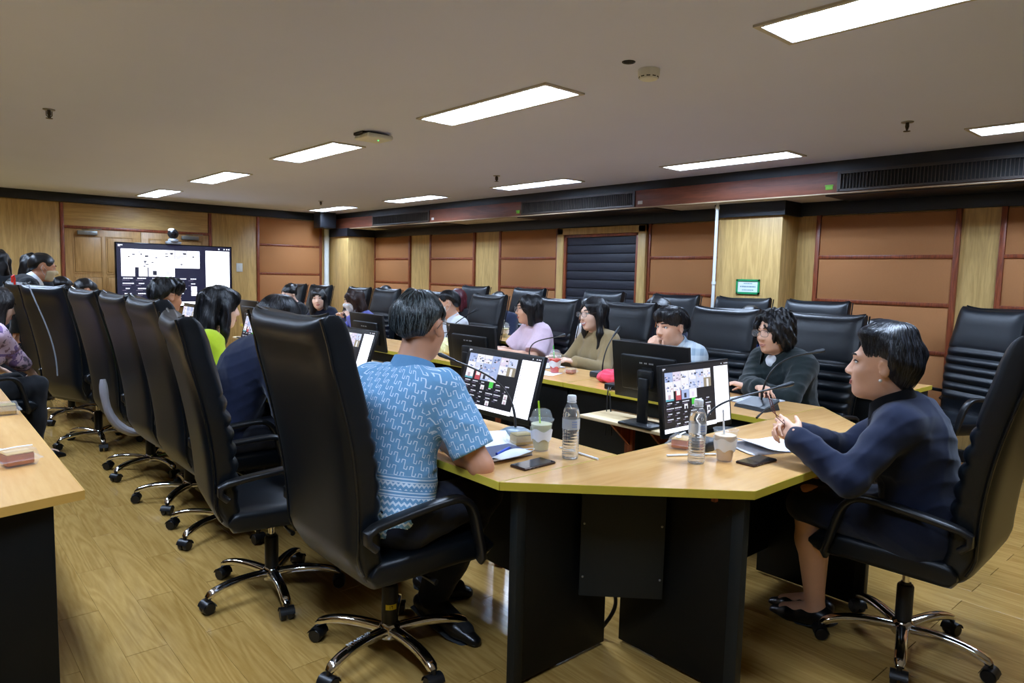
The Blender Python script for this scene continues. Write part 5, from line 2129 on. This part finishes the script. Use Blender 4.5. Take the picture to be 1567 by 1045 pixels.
# left row
PPL['navy'] = person('person in a plain navy jacket hunched over the left desk', 1.27, 3.72, -6, seat=.465, lean=.42, head=(-.05, .25, 0), skin='b', hair='short', hcol='black', top=NAVY, bulk=.030, fold=.007, collar=NAVY, res=.0085, strands=700, seed=41, build=1.08)
person('woman in a lime-green jacket with long black fringed hair, in profile', 1.27, 4.46, -4, seat=.45, lean=.30, head=(.05, .12, 0), fem=True, skin='c', hair='fringe', hcol='black', top=LIME, bulk=.020, fold=.007, res=.009, strands=1000, seed=42, scale=1.02)
person('young man with thick black hair before the television, only his head in view', 1.27, 5.27, 14, seat=.455, lean=.18, head=(.05, .12, 0), skin='b', hair='mop', hcol='black', top=BLACKC, bulk=.018, collar=BLACKC, res=.011, strands=500, seed=43, scale=1.02)
person('left one of two dark-haired heads bowed low beyond the left-row chairs', 1.14, 9.25, 0, seat=.45, lean=.34, head=(0, .3, 0), skin='b', hair='short', hcol='black', top=BLACKC, res=.015, seed=44, hres=.009)
person('right one of two dark-haired heads bowed low beyond the left-row chairs', 1.20, 8.35, 0, seat=.45, lean=.36, head=(0, .3, 0), skin='b', hair='short', hcol='black', top=BLACKC, res=.015, seed=45, hres=.009)
person('balding man in a dark jacket with a tan mask, leaning over at the far left', .70, 7.95, -2, legs='stand', lean=.52, head=(.05, .20, 0), skin='b', hair='short', hcol='black', top=BLACKC, bulk=.02, collar=WHITEC, mask='tan', res=.012, seed=46, hres=.008, scale=.98)
person('woman with long black hair standing at the left frame edge beyond the floral blouse', .78, 8.95, 80, legs='stand', lean=.12, fem=True, skin='c', hair='long', hcol='black', top=BLACKC, res=.014, seed=47, hres=.009, scale=.94)
person('second black-haired woman standing between the frame edge and the masked man', 1.02, 8.72, 70, legs='stand', lean=.14, fem=True, skin='c', hair='long', hcol='black', top=BLACKC, res=.014, seed=48, hres=.009, scale=.92)
person('seated woman in a pink and purple floral blouse at the left edge', .31, 5.95, 24, seat=.45, lean=.32, head=(-.1, .25, 0), hands=[(.55, 6.45, .62), (.73, 6.20, .60)], fem=True, skin='c', hair='bob', hcol='soft', top=FLORAL, sleeve='three', bulk=.02, fold=.007, bottom=BLACKC, res=.011, strands=300, seed=49, hres=.008, scale=.94)

# small marks: stitched loops on two navy jackets, a pearl earring
def stitched(who, dz, lx):
    t, MH, J, (nb, u3, f3, rv, chest, f2) = PPL[who]
    c = nb - f3 * .082 - u3 * dz + rv * lx
    m_ = MB()
    m_.tube([c - rv * .012 + u3 * .02, c - rv * .013 - f3 * .004, c - u3 * .018 - f3 * .006, c + rv * .013 - f3 * .004, c + rv * .012 + u3 * .014], .0032, 8)
    link('stitched_loop', m_.mesh('stitched_loop', pm('pale_pink_thread', (226, 190, 200), .6)), t)


stitched('woman', .035, 0.0)
stitched('navy', .02, -.02)
t, MH = PPL['woman'][0], PPL['woman'][1]
m_ = MB()
for s_ in (-1, 1):
    m_.ball((s_ * .083, -.004, -.043), .0055, 12)
m_.xf(MH)
link('earring', m_.mesh('earring', pm('pearl', (232, 224, 214), .15)), t)
# ------------------------------------------------------------ things on the desks
Z0 = YTOP
CLEAR = pm('clear_plastic', (236, 242, 246), .06, spec=.6, alpha=.15)
WATER = pm('water', (246, 250, 252), .02, trans=1.0, ior=1.33)
CAPW = pm('white_cap', (232, 236, 240), .35)
PAPER = pm('paper', (232, 234, 240), .8, var=.01)
INK = pm('printed_lines', (150, 152, 160), .8)


def sheet(mb, w_, l_, seed, bend=.004, n=8, z=0.0, mi=0):
    r = random.Random(seed)
    a, b_, c = r.uniform(-1, 1), r.uniform(-1, 1), r.uniform(0, 6)
    vs, fs = [], []
    for i in range(n + 1):
        for j in range(n + 1):
            u, v = i / n - .5, j / n - .5
            h = bend * (abs(a) * (u + .5) ** 2 + .4 * math.sin(3 * v + c) * (u + .5) + abs(b_) * max(0, v) ** 2 * 2)
            vs.append((u * w_, v * l_, z + max(0, h)))
    for i in range(n):
        for j in range(n):
            k = i * (n + 1) + j
            fs.append((k, k + n + 1, k + n + 2, k + 1))
    o = len(mb.v)
    mb.add(vs, fs, mi)
    # thickness
    mb.add([(x, y, q - .0005) for x, y, q in vs], [f[::-1] for f in fs], mi)


def papers(label, x, y, rz, n, w_=.21, l_=.297, seed=0, bend=.01, curl=0.0, group='papers on the desks'):
    t = thing('papers', label, 'papers', (x, y, Z0), math.radians(rz), group)
    r = random.Random(seed)
    for k in range(n):
        m_ = MB()
        sheet(m_, w_, l_, seed + k, bend * (k + 1) / n, z=.001 + .0016 * k)
        mt = Matrix.Rotation(r.uniform(-.09, .09), 4, 'Z')
        m_.xf(mt)
        if curl and k == n - 1:
            vs = []
            for p in m_.v:
                f_ = max(0, (p[1] / l_ + .15))
                vs.append((p[0], p[1] - f_ * .02, p[2] + curl * f_ * f_))
            m_.v = vs
        s_ = m_.build('sheet', PAPER, t)
    m_ = MB()
    for k in range(16):
        yy = l_ * (.42 - k * .053)
        m_.box(-w_ * .38, yy - .0016, .0022 + .0016 * n, w_ * (.38 if k % 4 else .1), yy + .0016, .0024 + .0016 * n)
    if not curl and bend < .006:
        m_.build('printed_text', INK, t, smooth=0)
    return t


def bottle(label, x, y):
    t = thing('water_bottle', label, 'bottle', (x, y, Z0), 0, 'water bottles')
    prof = [(.020, .004), (.029, .0), (.0315, .006), (.0315, .012)]
    z = .014
    while z < .095:
        prof += [(.0322, z), (.0305, z + .005), (.0322, z + .010)]
        z += .0115
    prof += [(.0322, .108), (.0325, .112), (.0325, .152), (.0315, .158), (.0322, .162), (.029, .182), (.021, .200), (.0145, .212), (.0135, .216), (.0135, .224)]
    m_ = MB()
    m_.lathe(prof, n=32, cap=False)
    m_.lathe([(.001, .004), (.020, .004)], n=32, cap=False)
    m_.build('shell', CLEAR, t, 60)
    m_ = MB()
    m_.lathe([(max(.001, r_ - .0016), q + .0005 if i else .005) for i, (r_, q) in enumerate(prof[:-5])] + [(.026, .1875)], n=32)
    m_.build('water', WATER, t, 60)
    m_ = MB()
    m_.lathe([(.0158, .216), (.0162, .219), (.0160, .234), (.0146, .237)], n=28)
    for k in range(24):
        a = 2 * PI * k / 24
        m_.box(.0158 * math.cos(a) - .0007, .0158 * math.sin(a) - .0007, .219, .0158 * math.cos(a) + .0007, .0158 * math.sin(a) + .0007, .233)
    m_.lathe([(.0175, .211), (.0175, .214)], n=24)
    m_.build('cap', CAPW, t)
    m_ = MB()
    m_.lathe([(.0329, .113), (.0329, .151)], n=32, cap=False)
    m_.build('label', pm('pale_label', (226, 236, 246), .3, alpha=.45), t)
    m_ = MB()
    for k in range(4):
        a = -2.2 + .16 * k
        for q in range(3):
            m_.rbox((.0333 * math.cos(a), .0333 * math.sin(a), .124 + q * .009), (.0012, .003, .004), .0003, 1, Matrix.Rotation(a, 4, 'Z'))
    m_.build('label_print', pm('blue_print', (90, 120, 180), .5), t)
    return t


bottle('clear water bottle with white cap on the corner desk right of the domed cup', 1.852, 1.755)
bottle('clear water bottle with white cap in front of the monitor of the navy-jacket woman', 2.185, 1.432)


def cup(label, x, y, liquid, dome=True, straw=(150, 210, 30), rz=0, level=.10, tissue=True, h=.118, r0=.029, r1=.044, group='plastic cups'):
    t = thing('plastic_cup', label, 'cup', (x, y, Z0), rz, group)
    m_ = MB()
    m_.lathe([(r0 - .004, .002), (r0, .0), (r0 + (r1 - r0) * .5, h * .5), (r1, h), (r1 + .003, h + .002), (r1, h + .004)], n=32, cap=False)
    m_.lathe([(.001, .002), (r0 - .004, .002)], n=32, cap=False)
    m_.build('shell', CLEAR, t, 60)
    m_ = MB()
    rl = r0 + (r1 - r0) * level / h
    m_.lathe([(r0 - .003, .004), (r0 - .0015, .006), (rl - .002, level), (rl - .008, level + .002)], n=28)
    m_.build('drink', liquid, t)
    if dome:
        m_ = MB()
        m_.lathe([(r1 + .004, h), (r1 + .005, h + .006), (r1 - .002, h + .010), (r1 - .004, h + .022), (r1 * .72, h + .040), (.012, h + .048)], n=32, cap=False)
        m_.build('dome_lid', CLEAR, t, 60)
    if straw:
        m_ = MB()
        m_.tube([(.0, .0, .02), (-.004, .004, .1), (-.010, .010, h + .075)], .0035, 10)
        m_.build('straw', pm('straw_%d_%d_%d' % straw, straw, .35), t)
    if tissue:
        m_ = MB()
        n = 20
        vs, fs = [], []
        r = random.Random(int(x * 100))
        for i in range(n + 1):
            a = math.radians(95 + 235 * i / n)
            top = h * (.72 + .05 * math.sin(i * .9))
            bot = h * (.30 + .12 * abs(math.sin(i * .55 + 1)))
            for z in (bot, (top + bot) / 2, top):
                rr = r0 + (r1 - r0) * z / h + .0028 + r.uniform(0, .0022)
                vs.append((rr * math.cos(a), rr * math.sin(a), z))
        for i in range(n):
            for q in range(2):
                fs.append((3 * i + q, 3 * i + q + 1, 3 * i + q + 4, 3 * i + q + 3))
        m_.add(vs, fs)
        m_.build('tissue', pm('white_tissue', (236, 238, 240), .85, var=.02), t)
    return t


MILK = pm('pale_green_tea', (206, 206, 168), .5, var=.12, scale=30)
COFFEE = pm('milky_coffee', (226, 204, 176), .5, var=.1, scale=20)
RED = pm('red_drink', (226, 72, 60), .3, var=.1, scale=30)
cup('domed plastic cup of pale drink with lime-green straw beside the phone', 1.845, 1.905, MILK, True, (168, 214, 40), 0, .105)
cup('open plastic cup of milky coffee wrapped in tissue beside the right bottle', 2.30, 1.385, COFFEE, False, (238, 240, 240), 0, .098)
cup('domed cup of red drink with bright green straw on the right desk', 3.435, 3.43, RED, True, (60, 190, 60), 0, .10, True)
cup('white-wrapped cup on the outer desk behind the pink-blouse woman', 4.95, 5.72, MILK, True, (236, 238, 238), 0, .1, True)

# phones
for lb, x, y, rz in (('black smartphone lying face up on the near corner desk', 1.672, 1.764, 3), ('black smartphone lying face up beside the coffee cup', 2.378, 1.298, -2)):
    t = thing('smartphone', lb, 'phone', (x, y, Z0), math.radians(rz), 'smartphones')
    m_ = MB()
    m_.rbox((0, 0, .0045), (.158, .077, .009), .004, 3)
    m_.build('case', pm('bronze_case', (66, 50, 44), .3, metal=.5), t)
    m_ = MB()
    m_.rbox((0, 0, .0091), (.152, .071, .0012), .0005, 1)
    m_.build('glass', GLOSSBLACK, t)
    m_ = MB()
    for k in range(3):
        m_.ball((-.055 + .02 * k, -.0385, .0045), (.003, .0012, .0015), 8)
    m_.build('button', GREYMETAL, t)

# papers
papers('white printed sheets before the blue-shirt man', 1.70, 2.13, 62, 4, seed=3, bend=.022)
papers('folded white papers with a curled top sheet before the navy-jacket woman', 2.63, 1.40, 70, 4, seed=9, bend=.012, curl=.09)
papers('white papers by the arms of the dark green jacket man', 3.62, 2.02, 80, 3, seed=12, bend=.005)
papers('white papers before the pink-blouse and olive-blouse women', 3.58, 3.72, 80, 4, seed=15, bend=.008)
papers('white papers on the left desk before the lime-jacket woman', 1.68, 4.3, 85, 3, seed=16, bend=.01)

# notebook, pen, mask on top
t = thing('notebook', 'dark blue spiral notebook under the pen and mask', 'notebook', (1.67, 1.945, Z0), math.radians(-2))
m_ = MB()
m_.box(-.098, -.072, .001, .098, .072, .013)
m_.build('pages', PAPER, t, smooth=0)
m_ = MB()
m_.rbox((0, 0, .0145), (.200, .148, .0022), .0008, 1)
m_.rbox((0, 0, .0011), (.200, .148, .0022), .0008, 1)
m_.build('cover', pm('navy_cover', (38, 50, 92), .5, var=.08), t)
m_ = MB()
for k in range(26):
    x = -.09 + k * .0072
    m_.tube([(x, .070, .010), (x, .077, .013), (x, .077, .004), (x, .071, .006)], .0009, 5)
m_.build('spiral', BLACKPL, t)
t = thing('pen', 'blue pen lying on the notebook', 'pen', (1.672, 1.925, Z0 + .0158), math.radians(24))
m_ = MB()
m_.tube([(-.06, 0, .005), (.05, 0, .005)], .005, 12)
m_.build('barrel', pm('blue_pen', (60, 90, 190), .3), t)
m_ = MB()
m_.tube([(.05, 0, .005), (.066, 0, .005), (.075, 0, .005)], [.0048, .002, .0008], 10)
m_.build('tip', GREYMETAL, t)
m_ = MB()
m_.box(-.058, -.0015, .010, -.02, .0015, .0115)
m_.build('clip', GREYMETAL, t, smooth=0)
t = thing('face_mask', 'white face mask lying beside the notebook and phone', 'face mask', (1.665, 1.868, Z0 + .016), math.radians(8))
m_ = MB()
vs, fs = [], []
for i in range(13):
    for j in range(7):
        u, v = i / 12 - .5, j / 6 - .5
        vs.append((u * .175, v * .062 * (1 - .6 * abs(u) * 2 * abs(v)), .004 + .018 * (1 - (2 * u) ** 2) * (1 - (2 * v) ** 2)))
for i in range(12):
    for j in range(6):
        k = i * 7 + j
        fs.append((k, k + 7, k + 8, k + 1))
m_.add(vs, fs)
m_.add([(p[0], p[1], p[2] - .0015) for p in vs], [f[::-1] for f in fs])
m_.build('cloth', MASKM, t)
m_ = MB()
for s in (-1, 1):
    pts = [(s * .087, .02, .004)] + [(s * (.087 + .038 * math.sin(PI * k / 8)), .02 - .04 * k / 8, .003) for k in range(1, 8)] + [(s * .087, -.02, .004)]
    m_.tube(pts, .0014, 6)
m_.build('ear_loop', MASKM, t)
# straws
for lb, x, y, rz in (('white paper-wrapped straw behind the left water bottle', 1.92, 1.77, 86), ('white paper-wrapped straw behind the right water bottle', 2.255, 1.50, -30)):
    m_ = MB()
    m_.tube([(-.10, 0, .0045), (.0, .0, .0045), (.10, 0, .0045)], .0042, 10)
    m_.box(.098, -.004, .002, .112, .004, .006)
    tag(m_.build('drinking_straw', CAPW, None, loc=(x, y, Z0), rz=math.radians(rz)), lb, 'straw', 'wrapped straws')


def snack_box(label, x, y, rz, food, w_=.10, l_=.085, h=.055, spoon=False):
    t = thing('snack_box', label, 'snack box', (x, y, Z0), math.radians(rz), 'clear snack boxes')
    m_ = MB()
    ring0 = [(-w_ / 2 + .008, -l_ / 2 + .008), (w_ / 2 - .008, -l_ / 2 + .008), (w_ / 2 - .008, l_ / 2 - .008), (-w_ / 2 + .008, l_ / 2 - .008)]
    ring1 = [(-w_ / 2, -l_ / 2), (w_ / 2, -l_ / 2), (w_ / 2, l_ / 2), (-w_ / 2, l_ / 2)]
    ring2 = [(-w_ / 2 - .008, -l_ / 2 - .008), (w_ / 2 + .008, -l_ / 2 - .008), (w_ / 2 + .008, l_ / 2 + .008), (-w_ / 2 - .008, l_ / 2 + .008)]
    zs = [(ring0, .001), (ring1, h * .42), (ring2, h * .42), (ring2, h * .46), (ring1, h * .47), (ring0, h)]
    vs = [(p[0], p[1], z) for r_, z in zs for p in r_]
    fs = [(3, 2, 1, 0)]
    for k in range(5):
        fs += [(4 * k + i, 4 * k + (i + 1) % 4, 4 * k + 4 + (i + 1) % 4, 4 * k + 4 + i) for i in range(4)]
    fs.append((20, 21, 22, 23))
    m_.add(vs, fs)
    m_.build('clear_shell', CLEAR, t, 0)
    m_ = MB()
    m_.rbox((0, .0, h * .42), (w_ * .78, l_ * .72, h * .68), .006, 2)
    m_.build('sandwich', food[0], t)
    m_ = MB()
    m_.rbox((0, 0, h * .80), (w_ * .76, l_ * .70, h * .10), .004, 1)
    m_.build('crust', food[1], t)
    if spoon:
        m_ = MB()
        m_.tube([(-.05, .0, h + .004), (.0, .004, h + .006), (.045, .0, h + .005)], .003, 8, flat=(1.6, .5))
        m_.ball((-.055, 0, h + .005), (.016, .011, .004), 12)
        m_.build('spoon', CAPW, t)
    return t


GRAIN = (pm('seeded_bread', (176, 146, 82), .8, var=.35, scale=160, bump=.6, bscale=250), pm('seeded_crust', (150, 128, 64), .8, var=.3, scale=200))
BREAD = (pm('brown_bread', (178, 96, 44), .7, var=.2, scale=60, bump=.4), pm('bread_top', (206, 170, 112), .8, var=.25, scale=150))
snack_box('clear box of seeded cake beside the domed cup', 1.842, 2.015, -14, GRAIN)
snack_box('clear box with a brown snack left of the right water bottle', 2.335, 1.60, 20, BREAD, .11, .09, .05, True)
snack_box('clear box with brown bread and white spoon on the left edge desk', .275, 2.80, 12, BREAD, .105, .09, .055, True)
snack_box('clear snack box at the frame edge on the second left desk', .335, 3.78, 0, GRAIN)
snack_box('small clear snack box beside the red drink', 3.50, 3.335, 10, BREAD, .08, .07, .04)
m_ = MB()
sheet(m_, .16, .14, 5, .01)
tag(m_.build('paper_napkin', pm('white_tissue', (236, 238, 240), .85, var=.02), None, loc=(3.37, 3.42, Z0 + .0008), rz=.3), 'white paper napkin under the red drink cup', 'napkin')


def blob_mesh(name, prims, h, mat, amp, seed, freq=40, xf=None):
    return skin_mesh(name, field(prims, h, 0, wrinkle(amp, seed, freq)), mat, xf)


o = link('cloth_bag', blob_mesh('cloth_bag', [E_((0, 0, .035), (.085, .13, .042), .0), E_((.02, .05, .05), (.06, .06, .035), .03), E_((-.02, -.06, .045), (.05, .05, .04), .03)], .006, cloth('pink_cloth', (230, 72, 96)), .016, 3, 38), None, (3.43, 2.88, Z0))
tag(o, 'pink cloth bag lying on the right desk beside the monitor', 'bag')
o = link('plastic_bag', blob_mesh('plastic_bag', [E_((0, 0, .06), (.06, .08, .065), .0), C_((0, 0, .1), (.0, .02, .17), .03, .012, .05)], .006, pm('yellow_bag', (226, 220, 160), .35, var=.06), .018, 7, 40), None, (3.36, 4.62, Z0))
tag(o, 'pale yellow plastic bag on the right desk beyond the blue-shirt man', 'bag')
o = link('plastic_bag', blob_mesh('plastic_bag', [E_((0, 0, .05), (.05, .06, .05), .0), E_((0, .02, .09), (.03, .03, .04), .04)], .007, pm('blue_bag', (70, 90, 190), .4, var=.3, scale=30), .014, 9, 40), None, (3.62, 7.22, Z0))
tag(o, 'blue bag on the desk in front of the masked brown-haired woman', 'bag')
o = link('snack_bag', blob_mesh('snack_bag', [E_((0, 0, .035), (.05, .06, .035), .0)], .007, pm('green_bag', (150, 200, 70), .4, var=.3, scale=30), .010, 10, 45), None, (3.46, 7.1, Z0))
tag(o, 'bright green snack bag in front of the masked brown-haired woman', 'bag')
t = thing('adapter_box', 'black adapter box at the desk edge beside the pink bag', 'adapter', (3.25, 2.71, Z0), math.radians(8))
m_ = MB()
m_.rbox((0, 0, .018), (.10, .12, .036), .008)
m_.build('case', BLACKPL, t)
m_ = MB()
m_.tube(bez((-.05, 0, .02), (-.10, .0, .02), (-.085, -.02, -.05), (-.12, -.05, -.26), 12), .004, 8)
m_.tube(bez((-.05, .02, .02), (-.11, .0, .02), (-.095, .0, -.05), (-.14, -.02, -.26), 12), .0035, 8)
m_.build('cable', BLACKPL, t)


def gooseneck(label, x, y, rz, base, path, head_dir=None, group='gooseneck microphones'):
    t = thing('gooseneck_microphone', label, 'microphone', (x, y, Z0), math.radians(rz), group)
    m_ = MB()
    if base == 'wedge':
        m_.add([(-.10, -.065, 0), (.10, -.065, 0), (.085, .075, 0), (-.085, .075, 0), (-.095, -.06, .018), (.095, -.06, .018), (.075, .06, .052), (-.075, .06, .052)],
               [(3, 2, 1, 0), (4, 5, 6, 7), (0, 1, 5, 4), (1, 2, 6, 5), (2, 3, 7, 6), (3, 0, 4, 7)])
        m_.build('base', pm('charcoal_plastic', (38, 44, 48), .4, var=.05), t, 20)
        m_ = MB()
        m_.add([(-.06, -.061, .0215), (.06, -.061, .0215), (.05, .03, .045), (-.05, .03, .045)], [(0, 1, 2, 3)])
        m_.build('front_plate', BLACKPL, t, 0)
    elif base == 'round':
        m_.lathe([(.07, 0), (.072, .006), (.066, .018), (.045, .030), (.018, .036)], n=28)
        m_.build('base', pm('blue_grey_plastic', (92, 116, 132), .3, var=.05), t)
    elif base == 'box':
        m_.rbox((0, 0, .02), (.11, .14, .04), .01)
        m_.build('base', pm('charcoal_plastic', (38, 44, 48), .4, var=.05), t)
    m_ = MB()
    pts = bez(*path, 20)
    m_.tube(pts, [.0055] * 4 + [.0042] * 17, 10)
    m_.build('stem', BLACKPL, t)
    a, b_ = Vector(pts[-2]), Vector(pts[-1])
    d = (b_ - a).normalized()
    m_ = MB()
    m_.tube([b_ - d * .03, b_, b_ + d * .012, b_ + d * .045, b_ + d * .056], [.0065, .0075, .0095, .0105, .006], 14)
    m_.build('capsule', pm('mic_mesh', (50, 54, 58), .35, metal=.4, bump=.3, bscale=900), t)
    return t


# paths are given relative to each base, unrotated
gooseneck('gooseneck microphone arching across the screen before the blue-shirt man', 1.93, 2.15, 0, 'round', ((0, 0, .03), (.03, .04, .22), (-.02, .16, .24), (-.11, .33, .30)))
gooseneck('gooseneck microphone on a wedge base before the dark green jacket man', 3.40, 1.87, -100, 'wedge', ((0, .03, .045), (.0, .05, .26), (.07, .16, .28), (.16, .22, .31)))
gooseneck('long gooseneck microphone reaching towards the navy-jacket woman', 2.40, 1.56, 0, 'box', ((0, 0, .03), (.02, .0, .19), (.08, -.06, .19), (.32, -.17, .245)))
gooseneck('gooseneck microphone between the red drink and the pink-blouse woman', 3.60, 3.86, 0, 'box', ((0, 0, .03), (-.06, 0, .20), (-.04, -.16, .20), (-.12, -.44, .26)))
gooseneck('thin silver-tipped gooseneck microphone before the white polo man', 3.62, 5.0, 0, 'box', ((0, 0, .03), (.0, .0, .18), (.10, .0, .24), (.30, -.02, .34)))
gooseneck('upright gooseneck microphone between the olive-blouse woman and the plaid-shirt man', 3.56, 3.10, 0, 'box', ((0, 0, .03), (.0, .0, .15), (.04, .0, .22), (.10, -.02, .30)))
gooseneck('small gooseneck microphone lying low at the inner corner of the head desk', 3.02, 1.66, -60, 'none', ((0, .0, .03), (.02, .05, .05), (.05, .09, .06), (.07, .12, .075)))

# loops of black cable below the corner desk, cable at the shelf
m_ = MB()
m_.tube(bez((1.98, 1.72, .44), (1.99, 1.70, .20), (2.16, 1.66, .18), (2.03, 1.74, .02), 16), .008, 10)
m_.tube(bez((1.99, 1.73, .02), (2.02, 1.75, .02), (2.06, 1.78, .012), (2.2, 1.9, .008), 12), .005, 8)
tag(m_.build('cable', BLACKPL), 'black cable looping down behind the grey plate under the corner desk', 'cable')
m_ = MB()
m_.tube(bez((3.0, 2.12, .86), (2.86, 2.02, .90), (2.90, 2.02, .62), (2.80, 1.96, .42), 18), .0055, 10)
m_.tube(bez((2.80, 1.96, .42), (2.77, 1.94, .32), (2.70, 1.94, .2), (2.72, 1.95, .01), 12), .0055, 10)
tag(m_.build('cable', pm('blue_grey_cable', (86, 104, 116), .4)), 'blue-grey cable hanging from the back of the nearest right monitor', 'cable')
# computer case beside the nearest monitor is the black neck; eyeglasses in the hands of the woman
t = thing('spectacles', 'spectacles with thin red-brown temples held in the hands of the navy-jacket woman', 'spectacles', (2.475, 1.255, .895), math.radians(35))
m_ = MB()
for s in (-1, 1):
    pts = [(s * .031 + .024 * math.cos(2 * PI * k / 18), 0, .017 * math.sin(2 * PI * k / 18)) for k in range(19)]
    m_.tube(pts, .0014, 6, cap=False)
m_.tube([(-.008, 0, .004), (0, 0, .007), (.008, 0, .004)], .0014, 6)
m_.build('rim', pm('red_brown_rim', (92, 36, 32), .3), t)
for s in (-1, 1):
    m_ = MB()
    m_.tube([(s * .055, 0, .005), (s * .057, .03, .03), (s * .05, .05, .09), (s * .046, .07, .105)], .0016, 6)
    m_.build('temple', pm('red_brown_rim', (92, 36, 32), .3), t)
    m_ = MB()
    m_.add([(s * .031 + .0235 * math.cos(2 * PI * k / 18), 0, .0165 * math.sin(2 * PI * k / 18)) for k in range(18)], [tuple(range(18))])
    m_.build('lens', LENS, t, 0)
# red clip over the far left chair, white tissue hanging from a chair arm, red badge
m_ = MB()
m_.tube([(0, 0, 0), (0, .0, .05), (.012, .012, .062), (.02, .02, .03), (.018, .018, -.02)], .008, 10)
tag(m_.build('clip', pm('red_plastic', (220, 50, 40), .35), None, loc=(.735, 7.30, 1.262)), 'red clip hooked over the farthest left chair back', 'clip')
# cord hanging down the wide chair back, white cloth cover hanging at the second chair
m_ = MB()
m_.tube(bez((.70, 6.0, 1.27), (.74, 5.95, 1.1), (.84, 5.9, .9), (.84, 5.92, .62), 20), .005, 8)
tag(m_.build('cord', pm('pale_cord', (128, 134, 142), .5)), 'pale cord hanging down between the left-row chair backs', 'cord')

# pale plastic wrap over the armrest of the fourth left chair
m_ = MB()
m_.tube(bez((.93, 4.88, .72), (.93, 4.86, .55), (.95, 4.84, .40), (1.12, 4.84, .36), 16), [.7, 1, 1.1, 1.1, 1, 1, 1, 1.1, 1.1, 1.2, 1.2, 1.3, 1.3, 1.2, 1.2, 1.0, .7], 12, flat=(.034, .022))
tag(m_.build('plastic_wrap', pm('pale_grey_wrap', (150, 146, 150), .5, var=.1, bump=.3, bscale=60)), 'pale grey plastic wrap hanging on a left-row chair before the television', 'plastic wrap')
